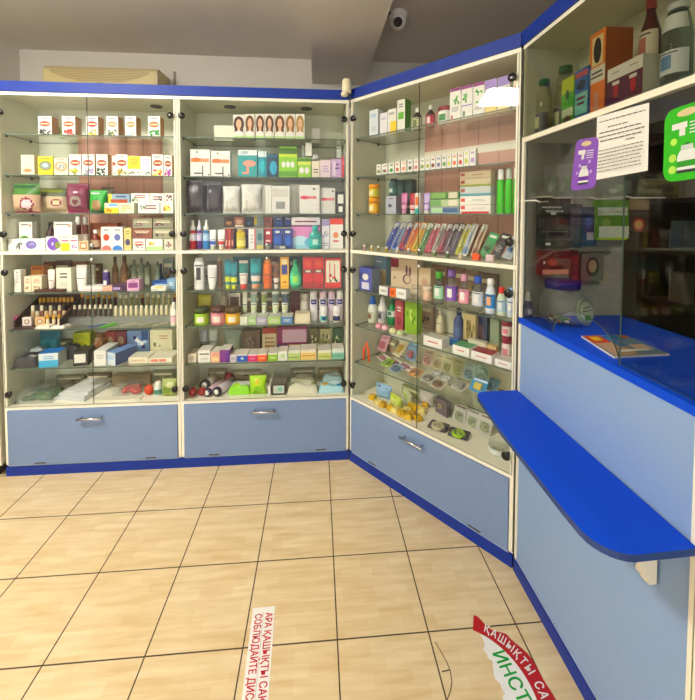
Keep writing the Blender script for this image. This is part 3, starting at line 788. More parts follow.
p('pouch', 'herb_bag', 'beige cloth bag with green top and red ring', 6.5, 36, 183, d=.07, c='c9a890', zones='r .5 .82 1 .4 4c7a3a;r .5 .9 .9 .1 dgreen;e .62 .3 .5 .46 wine;e .62 .3 .38 .34 lpink;r .5 .03 1 .06 wine', dy=.04)
p('pouch', 'herb_bag', 'slumped beige bag with dark green top', 32, 65, 188, d=.07, c='c4b095', zones='r .5 .85 1 .34 56604a;r .5 .9 .7 .08 olive;e .72 .42 .36 .3 wine;e .72 .42 .26 .2 beige;r .5 .22 .9 .05 wine', dy=.12)
p('pouch', 'herb_bag', 'maroon cloth bag with grey emblem', 63, 86.5, 183, d=.07, c='6e2742', zones='e .5 .4 .5 .34 8a8078;e .5 .38 .26 .18 maroon;r .5 .7 .2 .08 lpink;r .5 .1 1 .16 8a2a55', dy=.04)
p('pouch', 'snack_pouch', 'bright green stand-up pouch', 87, 104.5, 190, d=.06, c='2f9a3c', zones='r .38 .86 .5 .08 white;e .5 .33 .6 .5 9a7a5a;r .5 .05 1 .1 dgreen', dy=.04, stiff=1)
p('pouch', 'snack_pouch', 'dark brown pouch behind the green pouch', 100, 112, 187, d=.04, c='5c5344', zones='r .5 .6 .6 .3 7d7460', dy=.15, stiff=1)
for i, (x0, x1, yt, yb, c, pr, ds) in enumerate((
    (104.5, 118.5, 203, 213, 'e3dfc4', 'r .5 .25 1 .5 yellow;r .6 .8 .6 .3 sky;b .3 .3 .5 .4 orange redor', 'yellow and sky blue carton'),
    (119, 134, 203, 213, 'e4e8cf', 't .5 .6 .7 .4 gold 2;b .3 .3 .4 .4 lime lgreen', 'pale green and cream carton'),
    (138, 159.5, 203, 213, 'white', 't .6 .6 .6 .5 wine 2;b .25 .5 .3 .6 dgreen grey', 'white carton with wine coloured type'),
    (160.5, 173, 203, 213, 'white', 'e .5 .5 .6 .6 lyellow;b .5 .4 .8 .5 tan yellow', 'white carton with pale yellow spot'),
    (108.5, 129.5, 194, 202.6, '8fa6b8', 'r .08 .5 .16 1 yellow;r .5 .2 .8 .4 rust;t .6 .7 .5 .3 navy 1', 'slate blue carton with rust band'),
    (131, 149.5, 193.4, 202.6, 'white', 't .5 .65 .7 .4 wine 2;b .2 .4 .4 .6 olive dgreen', 'white carton with olive picture'),
    (150.5, 164.5, 193.4, 202.6, 'white', 't .5 .5 .7 .5 wine 2;b .7 .5 .3 .6 dgrey', 'white carton with dark picture'),
    (165.2, 173, 193.4, 202.6, 'white', 'b .5 .5 .8 .8 wine dgrey', 'white carton end with wine speckle'))):
    up = yb < 205
    p('carton', 'medicine_carton', ds + (' on the upper layer' if up else ' on the lower layer'), x0, x1, yt, d=.09, c=c, p=pr, dy=.05, **({'zb': 203.} if up else {}))
p = S('outer', 4)
p('carton', 'tea_carton', 'wide white carton with violet flower', 8, 45, 239, d=.07, p='b .28 .5 .2 .8 dgrey grey;e .62 .5 .3 .72 7f78b5;b .62 .5 .2 .4 lilac violet;t .9 .5 .1 .5 lgrey 3', dy=.025)
p('carton', 'tea_carton', 'small white carton with violet disc', 46, 60.5, 237, d=.06, p='e .5 .5 .86 .96 violet;e .8 .4 .4 .5 olive;r .45 .5 .1 .2 white', dy=.025)
p('carton', 'tea_carton', 'yellow and white carton', 61, 69.5, 235.5, d=.05, p='r .5 .25 1 .5 yellow;r .5 .65 .8 .08 magenta;t .5 .88 .7 .1 grey 1', dy=.025)
p('carton', 'tea_carton', 'white carton with purple bloom', 70, 78, 235.5, d=.05, p='b .5 .25 .8 .3 violet magenta;r .5 .65 .8 .08 magenta;t .5 .88 .7 .1 grey 1', dy=.025)
p('carton', 'small_carton', 'little brown framed carton', 79, 88, 241, d=.04, c='d7c2a0', p='r .5 .5 .7 .7 a87048;r .5 .5 .45 .4 cream', dy=.03)
for x0, x1, dx in ((8.5, 32, 'beside the hinge'), (54, 72, 'behind the yellow carton')):
    p('carton', 'tea_carton', f'white carton with green herb picture {dx}', x0, x1, 222, d=.04, p='e .4 .2 .9 .62 4f8a3a;b .4 .25 .5 .4 maroon dgreen lime;t .45 .9 .7 .07 dgrey 1;e .86 .87 .14 .12 salmon', dy=.105)
p('bottle', 'syrup_bottle', 'dark maroon bottle with pale label', 43, 53, 222, c='3a1820', cap='black', lab='a79ab0', dy=.15, labz=(.1, .6))
for x0, x1 in ((73, 79.5), (80.5, 87)):
    p('bottle', 'syrup_bottle', 'slim white capped brown bottle', x0, x1, 216, c='6a3030', cap='white', lab='e6dccf', shape='slim', dy=.17, capf=.25)
p('carton', 'gift_carton', 'large rust brown carton behind the herb drops', 90, 117, 223, d=.05, c='a4512f', p='r .3 .6 .2 .3 c98a5a', dy=.22)
p('bottle', 'syrup_bottle', 'amber glass bottle with cream label', 89, 98, 230, c='7a3020+', cap='white', lab='d9b9a0', dy=.09)
p('carton', 'tea_carton', 'white carton with a red disc', 101, 111.5, 227, d=.05, p='t .5 .87 .6 .1 dgrey 2;e .5 .55 .6 .3 c0503a;e .5 .05 .9 .32 d97a70', dy=.04)
p('carton', 'tea_carton', 'white carton with a blue disc', 111.9, 122.5, 227, d=.05, p='t .5 .87 .6 .1 dgrey 2;e .5 .55 .6 .3 6a70a8;e .5 .05 .9 .32 4f7fc5', dy=.04)
p('carton', 'small_carton', 'narrow straw coloured carton', 124, 131, 228, d=.05, c='d8c68c', p='e .5 .35 .7 .3 4a4470;t .5 .8 .7 .2 olive 2', dy=.05)
for x0, x1, yt, yb, c, ds in ((133, 152, 218.5, 228, '9c9a86', 'grey green carton topmost of its stack'), (153, 173, 218.5, 228, '8f8d7c', 'olive grey carton topmost by the frame'),
      (132, 152, 228.5, 238.5, '8a5a4e', 'brown carton in the middle of its stack'), (153, 173, 228.5, 238.5, 'a3a18a', 'pale olive carton in the stack by the frame')):
    p('carton', 'medicine_carton', ds, x0, x1, yt, d=.09, c=c, p='t .5 .65 .8 .3 cream 2;b .3 .35 .5 .4 dgrey wine', dy=.06, zb=yb)
p('carton', 'medicine_carton', 'white carton with red letters below the stack', 133, 145, 238.8, d=.09, p='t .5 .6 .8 .4 redor 2;b .5 .3 .7 .3 wine grey', dy=.05)
p('carton', 'medicine_carton', 'white and lemon carton below the stack', 146, 162.5, 239, d=.09, p='r .5 .15 1 .3 lgreen;b .4 .6 .6 .4 yellow gold', dy=.05)
p('carton', 'medicine_carton', 'pale carton end beside the frame', 164, 173, 239, d=.09, c='ddd8c8', p='b .5 .5 .7 .7 wine grey', dy=.05)

p = S('outer', 5)
p('carton', 'cream_carton', 'slim white upright carton', 14, 20.5, 270, p='t .5 .6 .6 .4 lgrey 4;e .5 .88 .3 .08 tan', d=.04)
p('carton', 'cream_carton', 'cream carton with small brown print', 24, 31, 276.5, c='ece0c8', p='t .5 .7 .7 .3 tan 3;b .5 .25 .7 .2 brown', d=.05)
p('carton', 'cream_carton', 'cream carton with brown leaf print', 31.6, 41.5, 276, c='ece0c8', p='t .5 .7 .7 .3 tan 3;b .5 .25 .7 .2 brown olive', d=.05)
p('carton', 'cream_carton', 'copper coloured carton standing behind', 31, 43.5, 266, c='c98a5a', p='r .5 .9 .8 .12 rust;b .6 .7 .6 .3 gold', d=.05, dy=.13)
p('tube', 'cream_tube', 'white tube tapering to a white cap', 45, 53.5, 270, cap='f0ece4', lab='f3ece2', lab2='e8d8d0', c='ece4da')
p('carton', 'cream_carton', 'broad pale carton with grey letters', 56, 71, 268, c='e8e4d4', p='t .5 .68 .6 .28 dgrey 2;t .5 .3 .6 .2 lgrey 3', d=.05)
p('tube', 'cream_tube', 'tall white tube with grey print', 72, 85, 265.5, lab='e3e6e2', cap='white')
p('carton', 'blister_strip', 'upright grey strip with pale squares', 86, 94, 265, c='b6b3a0', p='r .5 .15 .7 .1 lgrey;r .5 .35 .7 .1 lgrey;r .5 .55 .7 .1 lgrey;r .5 .75 .7 .1 lgrey', d=.02, dy=.12)
p('carton', 'soap_carton', 'flat white carton lying on the shelf', 82, 102, 286.5, d=.08, p='r .5 .3 .9 .2 lpink')
p('carton', 'cosmetic_tray', 'long dark brown tray lying flat', 34, 64, 289.6, d=.05, c='4a2c26', dy=.025)
p('bottle', 'shampoo_bottle', 'small purple bottle standing upside down', 101, 108.5, 270, c='4a3a78', cap='eeeaf2', lab='5d4c90', pic='white', shape='slim', capf=.12, dy=.1)
p('carton', 'soap_carton', 'pink carton lying on its side', 102, 112, 287, d=.08, c='efbfae', p='t .5 .5 .7 .4 salmon 2')
p('carton', 'soap_carton', 'dark plum carton lying on its side', 112.4, 126.5, 284.5, d=.09, c='4a3048', p='r .3 .35 .5 .4 lilac', top='6b4c60')
p('carton', 'soap_carton', 'lilac pink carton with plum panel', 127, 139, 280, d=.06, c='e2b8d2', p='r .5 .5 .8 .5 8c4a84;t .5 .88 .6 .1 wine 1')
for x0, x1, yt, ds in ((110, 117, 257, 'gold brown figured perfume flask'), (118, 127, 256, 'amber figured perfume flask')):
    p('bottle', 'perfume_bottle', ds, x0, x1, yt, c='7a5a44', cap='4a3226', lab='9a7a58', dy=.16, shape='waist')
for x0, x1, yt in ((130, 136, 260), (137, 143, 258), (143.5, 149.5, 262), (154, 159, 262)):
    p('bottle', 'perfume_bottle', 'greyish green glass bottle', x0, x1, yt, c='7d8b78', cap='5a5f58', lab='a8b09c', dy=.15, shape='round')
t = p('carton', 'manicure_case', 'deep blue case with an upright fan shaped brush', 152, 170, 281, d=.08, c='274a86', p='t .5 .5 .7 .4 sky 2', top='3c66a8', dy=.1)
p('bottle', 'perfume_bottle', 'navy bottle with a tall pointed stopper', 156.5, 162.5, 264, c='2c4a80', cap='1d2c50', lab=None, shape='cone', dy=.2, capf=.4)
p('carton', 'soap_carton', 'pale blue carton beside the hinge', 167, 175, 279, d=.06, c='8fb0cf', p='t .5 .5 .6 .4 white 2', dy=.08)
p('carton', 'soap_carton', 'flat white carton with yellow stripe', 151, 165.5, 286.5, d=.07, p='r .55 .7 .6 .3 yellow;r .3 .25 .4 .3 lgrey', dy=.03)

p = S('outer', 6)
# dark wedge tray of cosmetics
Uo = UNITS['outer']; u0 = .03; u1 = Uo.at(62, 325, .05)[0]
t = thing('cosmetics_display', 'dark brown stepped display tray holding little gold capped bottles', 'display stand', Uo.w(u0, .04, SH[6] + .0004), 0)
W = u1 - u0
tr = MB()
for sx in (0, W - .008):
    tr.face([(sx, 0, 0), (sx, .22, 0), (sx, .22, .16), (sx, 0, .05)][::-1], '2e1a1c'); tr.face([(sx + .008, 0, 0), (sx + .008, .22, 0), (sx + .008, .22, .16), (sx + .008, 0, .05)], '2e1a1c')
    tr.face([(sx, 0, .05), (sx + .008, 0, .05), (sx + .008, .22, .16), (sx, .22, .16)], '4a2c30'); tr.face([(sx, 0, 0), (sx + .008, 0, 0), (sx + .008, 0, .05), (sx, 0, .05)], '2e1a1c')
tr.box(.008, W - .008, .2, .22, 0, .16, '3a2225'); tr.box(.008, W - .008, 0, .06, 0, .012, '3a2225'); tr.box(.008, W - .008, .06, .13, 0, .045, '3a2225'); tr.box(.008, W - .008, .13, .2, 0, .085, '3a2225')
tr.build('stepped_tray', t)
def stand_on(uk, u, d, z, kind, name, desc, w, h, sh, dd=None, rz=0, cat=None, **k):
    o = MAKE[kind](name, w, h, dd or w, **k); o.location = UNITS[uk].w(u, d, z + .0004); o.rotation_euler = (0, 0, UNITS[uk].a + R(rz))
    GOODS.append((o, name, desc, cat or CAT[kind], uk, sh, u)); return o
for i in range(9):
    stand_on('outer', u0 + .035 + i * (W - .07) / 8, .04 + .165, SH[6] + .085, 'bottle', 'nail_polish', 'dark polish bottle with gold cap on the back step', .021, .062, 6, c='3a1c20', cap='gold', lab=None, capf=.45, neck=.7)
for i in range(8):
    stand_on('outer', u0 + .04 + i * (W - .08) / 7, .04 + .095, SH[6] + .045, 'bottle', 'nail_polish', 'cream polish bottle on the middle step', .022, .07, 6, c=('cbb08a', 'e3d6bd', '8a5a4a', 'd9c09a')[i % 4], cap=('cream', '2a1a1c')[i % 2], lab=None, capf=.45, neck=.7)
for i, (x, w, c, ds) in enumerate(((20, .05, 'e7dcd6', 'white compact with rounded corners'), (33, .055, 'd9b58a', 'tan compact with a dark ring'))):
    stand_on('outer', Uo.at(x + 6, 318, .06)[0], .04 + .035, SH[6] + .012, 'carton', 'powder_compact', ds, w, .048, 6, dd=.02, c=c, p='e .5 .5 .6 .6 8a6a5a;e .5 .5 .4 .4 e3d2bf')
stand_on('outer', Uo.at(15, 322, .06)[0], .04 + .03, SH[6] + .012, 'bottle', 'lip_gloss', 'pink gloss bottle in the dark tray corner', .018, .055, 6, c='d070a0', cap='c85090', lab=None, capf=.4, neck=.8)
for x in (46, 52, 57.5):
    stand_on('outer', Uo.at(x, 318, .06)[0], .04 + .035, SH[6] + .012, 'bottle', 'lip_gloss', 'gold and white gloss bottle on the front step', .017, .06, 6, c='e9dcc0', cap='gold', lab=None, capf=.4, neck=.8)
# clear acrylic rack of cream bottles
u2 = Uo.at(66, 320, .08)[0]; u3 = Uo.at(172, 320, .08)[0]; W2 = u3 - u2
t = thing('bottle_rack', 'clear acrylic rack with two tiers of small cream tubes', 'display stand', Uo.w(u2, .1, SH[6] + .0004), 0)
MB().box(0, W2, 0, .06, 0, .045, 'clearplastic').build('lower_tier', t); MB().box(0, W2, .062, .13, 0, .09, 'clearplastic').build('upper_tier', t)
MB().box(0, W2, .132, .136, 0, .17, 'clearplastic').build('rear_panel', t)
for i in range(20):
    u = u2 + .02 + i * (W2 - .04) / 19
    dk = i < 8
    stand_on('outer', u, .13, SH[6] + .045, 'bottle', 'cosmetic_sample', 'dark capped sample bottle on the lower tier' if dk else 'cream sample tube on the lower tier', .018, .062 if not dk else .07, 6,
             c=('3a2a24' if dk else 'e6dcb8'), cap=('efe6d2' if dk else 'f3edd8'), lab=None, shape='slim', capf=.35)
for i in range(18):
    u = u2 + .025 + i * (W2 - .05) / 17
    dk = i < 7 or i % 6 == 5
    stand_on('outer', u, .197, SH[6] + .09, 'bottle', 'cosmetic_sample', 'dark brown sample bottle on the upper tier' if dk else 'olive sample bottle on the upper tier', .02, .07 + .012 * (i % 3 == 0), 6,
             c=('4a2a20' if dk else '9a9468'), cap=('gold' if dk else 'e8e0c4'), lab=None, shape='slim', capf=.3)
p('flatbag', 'wipes_packet', 'small white packet lying near the dark tray', 34.5, 49, 326, d=.07, c='ece6d6', dy=.03)
p('flatbag', 'wipes_packet', 'second white packet lying beside the tray', 49.6, 64, 326, d=.07, c='eee9dc', dy=.03)
for x, c, ds, rz in ((96, '5a6a9a', 'slate blue nail file lying on the shelf', 40), (108, '5fc23a', 'bright green nail file lying on the shelf', 55), (128, 'b9b6a4', 'grey tweezers in a pack lying flat', 45), (146, 'a9a894', 'grey nail clippers in a pack lying flat', 50), (160, 'c4c0aa', 'beige nail scissors in a pack lying flat', 50)):
    u = Uo.at(x, 328, .06)[0]
    stand_on('outer', u, .07, SH[6], 'carton', 'nail_tool', ds, .085, .006, 6, dd=.02, rz=rz, cat='nail tool', c=c)
p('bottle', 'remover_bottle', 'white bottle with pink label beside the hinge', 169, 176, 303, c='white', cap='f6f0f0', lab='f0c6d0', dy=.04, capf=.25)

p = S('outer', 7)
p('flatbag', 'toiletry_pouch', 'dark grey padded pouch lying flat', 11, 35, 356, d=.12, c='3c3a3e', zones='r .75 .25 .25 .2 lgrey', dy=.03)
p('flatbag', 'towel_pack', 'pale blue white flat pack behind the grey pouch', 24, 42, 348, d=.06, c='d4dde0', dy=.15)
p('carton', 'tissue_pack', 'blue and white sponge pack', 38, 56, 353.5, d=.1, c='dfe8ec', p='r .5 .25 1 .5 5fb0d8;t .5 .7 .7 .3 sky 2', top='3c78c0', rz=8, dy=.03)
p('pouch', 'refill_pouch', 'teal pouch standing at the back', 37, 58, 332, d=.05, c='1f7f92', zones='r .5 .5 .8 .3 2f98a8', dy=.22, stiff=1)
p('carton', 'diaper_pack', 'olive green pack standing at the back', 73, 90, 333, d=.05, c='a8b03a', p='e .5 .5 .8 .5 c4c84a;b .5 .3 .8 .4 dgreen', dy=.2)
p('carton', 'toothpick_case', 'black framed case with white card', 72, 86, 351.5, d=.1, c='2c2a2a', p='r .45 .5 .75 .6 e8e8e0', dy=.04, rz=10)
p('flatbag', 'toiletry_pouch', 'black bag lying behind the framed case', 58, 78, 344, d=.05, c='33383c', dy=.14)
p('carton', 'tissue_pack', 'big white pack with pale letters', 94, 105.5, 351, d=.15, c='eeeeea', p='t .5 .6 .7 .3 lgrey 2', dy=.03)
p('carton', 'tissue_pack', 'long white and blue tissue pack', 109, 122, 353, d=.15, c='d8e2ec', p='t .5 .6 .7 .3 sky 2', top='7f9ccc', side='4a5f92', dy=.03, rz=-24)
p('carton', 'medicine_carton', 'cream flat carton with faint print', 128.5, 148, 357.5, d=.1, c='e9e4cf', p='t .5 .5 .8 .3 tan 2', top='dcd8c4')
p('carton', 'medicine_carton', 'cream flat carton with two red marks', 148.6, 172, 358, d=.14, c='ece7d4', p='r .25 .5 .3 .5 d98a80;r .6 .5 .3 .5 d98a80', top='dedac6')
p('carton', 'medicine_carton', 'cream carton standing upright behind', 150, 172, 330, d=.05, c='e0dcc0', p='b .3 .4 .4 .2 dgrey olive;t .6 .7 .4 .2 tan 2', dy=.2)
for x0, x1, ds, c in ((105, 115, 'dark red figured box at the back', '7a3a38'), (115.6, 126, 'plum figured box at the back', '6a3040')):
    p('carton', 'gift_carton', ds, x0, x1, 332, d=.05, c=c, p='e .5 .6 .6 .4 9a8a70;t .5 .2 .8 .2 rust 2', dy=.22)
p('carton', 'gift_carton', 'blue patterned box at the back', 127, 149, 331, d=.05, c='6f86a8', p='b .5 .5 .8 .6 navy lblue white;r .8 .8 .3 .4 2f4a80', dy=.2)
p('flatbag', 'snack_packet', 'brown and orange packet at the back', 92, 103, 338, d=.08, c='7a5238', dy=.15)

p = S('outer', 8)
p('flatbag', 'bed_liner_bag', 'clear bag with folded green cloth', 8, 52, 391, d=.22, c='filmbag', fill='2f5a2a,2a4f28,3f7034', n=40, dy=.03)
for i, (rz, zz, ds) in enumerate(((-12, 0, 'lowest white flat pack of its heap'), (-15, .016, 'middle white flat pack of its heap'), (-10, .032, 'uppermost white flat pack of its heap'))):
    u = Uo.at(78, 395, .1)[0]
    stand_on('outer', u + .012 * i, .145 + .01 * i, SH[8] + zz, 'carton', 'mask_pack', ds, .2 - .02 * i, .0145, 8, dd=.2, rz=rz, c='dcdedd', p='r .5 .5 .9 .2 lgrey', top='e6e7e6')
p('carton', 'gauze_box', 'long low cream box lying along the shelf', 92, 140, 400, d=.05, c='ebe6d4', dy=.025)
p('flatbag', 'berry_bag', 'clear bag of red capsules', 112, 141, 383, d=.11, c='filmbag', fill='c8202a+,d23038+', n=16, dy=.09)
p('ball', 'massage_ball', 'shiny red and orange ball', 142, 152, 386.5, c='c8503a+', dy=.07)
p('bottle', 'pill_bottle', 'small white capped bottle with green label', 152.5, 160.5, 383, c='dfe6e2', cap='white', lab='4f8a78', dy=.07, shape='can', capf=.25)
p('pouch', 'herb_bag', 'bag printed with green leaves', 160.5, 175.5, 380, d=.05, c='9aa86a', zones='e .4 .4 .6 .5 6f8a3a;e .6 .7 .5 .3 c8d0a0;e .5 .15 .6 .2 b5c060', dy=.05)
p('carton', 'gauze_box', 'brown carton lying at the back', 112, 150, 376, d=.06, c='8a7a62', dy=.22)

# ---- middle cabinet
p = S('middle', 1)
for i, (x0, x1, hc, ds) in enumerate(((233, 244.5, '4a2a28', 'dark plum hair'), (245, 254.5, '6a4530', 'chestnut hair and white dress'), (255.5, 264.5, '5a3a2a', 'long brown hair'), (265, 274, '4f3226', 'dark brown hair'),
                        (274.5, 285, '6a452e', 'wavy brown hair'), (285.5, 295, '8a6238', 'light brown hair'), (295.6, 304.5, 'a88a58', 'short blond hair'))):
    p('carton', 'hair_dye_carton', f'hair dye box showing a woman with {ds}', x0, x1, 114 + (i == 0), d=.05, c='f0ece0',
      p=f'e .5 .62 .92 .66 {hc};r .3 .42 .34 .4 {hc};r .7 .42 .34 .4 {hc};e .5 .62 .46 .4 skin;r .5 .33 .24 .2 skin;e .5 .2 .8 .24 white;r .5 .07 .9 .1 lgreen;e .42 .66 .06 .03 dgrey;e .58 .66 .06 .03 dgrey;e .5 .51 .14 .03 c06060')
p('carton', 'medicine_carton', 'plain white carton behind the first dye box', 214, 233, 125.5, d=.06, c='f0eedc', dy=.13)
p('carton', 'medicine_carton', 'white carton standing past the dye boxes', 312, 320, 128.5, d=.05, dy=.16, c='ecebe0')
p = S('middle', 2)
for x0, x1, ds in ((190, 210, 'wide'), (211, 230, 'second')):
    p('carton', 'bandage_carton', f'{ds} white bandage box with orange swoosh and dark leg', x0, x1, 149.5 if x0 < 200 else 151, d=.05, c='e9e8e2',
      p='r .5 .6 .9 .14 e0946a;e .3 .62 .5 .16 d97a4a;r .62 .2 .06 .4 dgrey;r .4 .12 .4 .05 dgrey;e .35 .9 .1 .06 dgrey;e .93 .07 .08 .06 black')
p('carton', 'stocking_carton', 'teal box showing pink bent legs', 238, 257, 150, d=.05, c='1f9a9c', p='r .5 .9 1 .2 e6eeee;t .35 .9 .4 .1 teal 2;e .6 .5 .7 .24 e0a090;r .5 .3 .14 .36 e0a090;r .38 .14 .3 .08 e0a090')
p('carton', 'stocking_carton', 'teal box with pale upper band', 258, 266.5, 151, d=.05, c='2292a4', p='r .5 .88 1 .22 dce8e8;e .5 .4 .7 .5 3fb8c4')
p('carton', 'stocking_carton', 'dark petrol box with bright blue spot', 267, 277.5, 154, d=.05, c='15405a', p='e .6 .4 .7 .6 2fa8c8;r .5 .92 1 .1 2a6a80')
p('carton', 'pantyliner_carton', 'tall green box with white discs', 279, 297, 147, d=.06, c='8fc63f', p='r .5 .86 1 .2 3f6a20;r .5 .72 1 .1 c8dc50;e .25 .42 .22 .2 white;e .5 .42 .22 .2 white;e .75 .42 .22 .2 white;r .5 .12 1 .16 5f9a28')
p('carton', 'pantyliner_carton', 'low green box with white discs', 297.5, 311, 158, d=.06, c='97cc4a', p='r .5 .9 1 .14 4a7a28;r .5 .72 1 .16 d8e070;e .3 .36 .34 .34 white;e .7 .36 .34 .34 white')
p('carton', 'medicine_carton', 'cream carton beside the green boxes', 312, 319.5, 161, c='eee2cf', p='t .5 .4 .7 .3 dgrey 2')
p('carton', 'medicine_carton', 'pale pink carton with faint print', 320, 330.5, 160, c='ecd9e0', p='t .5 .5 .7 .4 lilac 3')
p('carton', 'medicine_carton', 'lilac carton with pale letters', 331, 341.5, 159, c='c9a9d0', p='r .3 .5 .3 .8 e6d6ea;t .6 .6 .4 .4 purple 2')
p('carton', 'medicine_carton', 'narrow crimson carton', 342, 347, 156.5, c='c83a50', p='r .5 .7 .6 .2 e87a8a')
p('carton', 'medicine_carton', 'small white carton on a second one', 336.5, 341, 139.5, d=.04, zb=147, dy=.2, c='f2f2ee')
p('carton', 'medicine_carton', 'small white carton under another', 336.5, 341, 148.8, d=.04, zb=158, dy=.2, c='f2f2ee')
t = thing('inhaler_device', 'white and grey nebuliser mask in clear wrap on the green box', 'medical device')
m = MB(); m.tube([(0, 0, .085), (0, 0, .02), (.01, 0, .004), (.03, 0, 0), (.08, 0, .004)], .012, '8f948c', 10); m.build('grip', t); MB().box(.012, .05, -.02, .02, .02, .1, 'e6e4da').build('tank', t); MB().lathe([(0, 0), (.026, 0), (.02, .03), (0, .03)], 'lgrey', 14, 1, .075, 0).build('mouthpiece', t)
uu, zz = UNITS['middle'].at(303.5, 155, .08); t.location = UNITS['middle'].w(uu, .08, 1.738 + .113); GOODS.append((t, 'inhaler_device', None, 'medical device', 'middle', 2, uu))
p('carton', 'medicine_carton', 'grey green carton behind the low green box', 300, 335, 157, d=.03, dy=.25, c='c3c6b4')
p = S('middle', 3)
p('pouch', 'hair_net_bag', 'dark grey crinkled bag beside the frame', 184, 203, 178, d=.05, c='bagdark', dy=.04)
p('pouch', 'hair_net_bag', 'dark grey crinkled bag with silver seam', 201, 221.5, 180.5, d=.05, c='bagdark', zones='r .3 .5 .06 .8 a9a6ac;r .5 .95 .9 .08 8a8890', dy=.09)
for x0, x1, yt, ds in ((222, 239, 186, 'white crinkled pack with fine print'), (240.5, 261, 184, 'broad white crinkled pack')):
    p('pouch', 'cotton_pack', ds, x0, x1, yt, d=.05, c='bagwhite', zones='r .3 .28 .1 .3 b8b8b0;r .7 .2 .2 .14 c4c4bc', dy=.04, stiff=1)
p('carton', 'bandage_carton', 'white ribbed box', 262, 271, 185, d=.05, c='e3e2da', p='r .3 .5 .04 .8 c4c4bc;r .7 .5 .04 .8 c4c4bc', dy=.08)
p('carton', 'bandage_carton', 'white box with a small grey picture', 271.5, 289.5, 186, d=.05, c='eae9e2', p='r .5 .3 .5 .26 8f9290;r .5 .75 .9 .3 d6d5cc')
p('carton', 'bandage_carton', 'ribbed grey white box behind', 288, 300, 184, d=.05, c='d6d5cb', p='r .3 .5 .06 .9 bcbcb2;r .7 .5 .06 .9 bcbcb2', dy=.13)
p('carton', 'bandage_carton', 'white box with pink swoosh', 299.5, 319.5, 185, d=.05, c='ebebe6', p='r .45 .56 .8 .1 e08a90;e .25 .56 .4 .13 d95a6a;e .72 .86 .14 .07 dgrey;e .9 .3 .1 .08 lpink;e .9 .14 .1 .08 lpink')
p('carton', 'bandage_carton', 'second white box with pink swoosh', 320.5, 335, 188, d=.05, c='e2e2dd', p='r .5 .56 .9 .1 e08a90;e .25 .56 .4 .12 d95a6a;e .85 .88 .14 .07 dgrey', dy=.07)
p('carton', 'thermometer_case', 'black case with two white windows', 336, 344.5, 191.5, d=.04, c='262626', p='r .58 .66 .7 .4 ecece6;r .58 .2 .5 .26 ecece6', dy=.05)
p = S('middle', 4)
for x0, x1, c, cp, lb, ds in ((188, 195.5, 'c23a48', 'white', 'eceaf0', 'red spray bottle with white nozzle cap'), (195.9, 201.3, '6a3f8f', 'e6dff0', 'd9d0ea', 'purple spray bottle with pale cap'), (202, 209, '3f7fc0', 'white', 'bcd6ee', 'sky blue spray bottle with white cap')):
    p('bottle', 'antiseptic_spray', ds, x0, x1, 220, c=c, cap=cp, lab=lb, shape='round', spray=1, capf=.36, neck=.7, labz=(.45, .85), dy=.06)
p('tube', 'gel_tube', 'blue and white squeeze tube', 208.6, 215.6, 230, c='eef0f4', cap='c8d4c0', lab2='2a58b0', lab='f2f2f6', dy=.05)
p('tube', 'gel_tube', 'red and white squeeze tube', 216.6, 224.5, 230, c='f0ece8', cap='e6c8b0', lab2='c03a3a', lab='f6f2f0', dy=.05)
for i, x in enumerate((225, 228, 231)):
    p('carton', 'medicine_carton', ('dark red carton', 'brick red carton', 'plum carton')[i] + ' standing edge on', x, x + 2.6, 229, d=.06, c=('8a2a30', 'a8402f', '5f2030')[i], p='r .5 .3 .6 .3 salmon', dy=.07)
p('bottle', 'perfume_bottle', 'yellow glass perfume bottle', 236, 245, 229.5, d=.03, c='c9b43a+', cap='a88f3a', lab='e3d67a', shape='can', capf=.12, dy=.07)
p('carton', 'perfume_carton', 'white carton with pink edge', 248.5, 255.5, 229, c='f3eeec', p='r .9 .5 .16 1 e06a80;t .45 .5 .5 .5 lgrey 3', dy=.06)
p('carton', 'perfume_carton', 'grey and teal carton', 256, 263.5, 229, c='8a9a98', p='e .5 .6 .7 .4 3f6a70;r .5 .1 .9 .2 c8c070', dy=.06)
p('carton', 'perfume_carton', 'plum carton beside the yellow bottle', 231.5, 236, 229, c='5a3050', dy=.13, p='r .5 .5 .5 .3 gold')
p('carton', 'perfume_carton', 'dark violet carton behind the white carton', 244, 249, 229, c='3f2a58', dy=.13)
p('carton', 'shelf_riser', 'pale plastic riser at the back of the shelf', 222, 296, 227.5, d=.09, c='c9bda8', dy=.17, cat='riser')
for x0, x1, c, pr, ds in ((224, 233.5, '5a3226', 'e .5 .4 .6 .4 b5854a', 'brown carton with gold bottle on the riser'), (234.5, 244, 'a8644a', 'e .5 .5 .7 .5 d8b090;r .5 .1 .9 .2 cream', 'copper carton on the riser'),
      (245, 253, '2a2a3a', 'e .5 .4 .5 .4 4a6aa0', 'near black carton on the riser'), (254, 263.5, '9fb6ae', 'r .15 .6 .3 .8 yellow;b .6 .4 .5 .6 teal magenta', 'yellow and grey carton on the riser'),
      (264, 272, 'c07a6a', 't .5 .6 .6 .4 wine 2', 'dusky pink carton on the riser'), (274, 283, '27448f', 'r .5 .8 .5 .12 white;e .5 .4 .6 .4 3a68c0', 'royal blue carton on the riser'), (284, 292, '22397a', 'r .5 .8 .5 .12 white;e .5 .4 .6 .4 3a5cb0', 'navy carton on the riser')):
    p('carton', 'perfume_carton', ds, x0, x1, 215.5, d=.05, c=c, p=pr, dy=.18, zb=227.)
p('carton', 'perfume_carton', 'crimson carton with white marks', 264, 272, 229, d=.05, c='a02a3c', p='r .5 .8 .5 .14 white;r .5 .4 .6 .1 lpink;r .5 .1 .9 .2 6a1a2a', dy=.07)
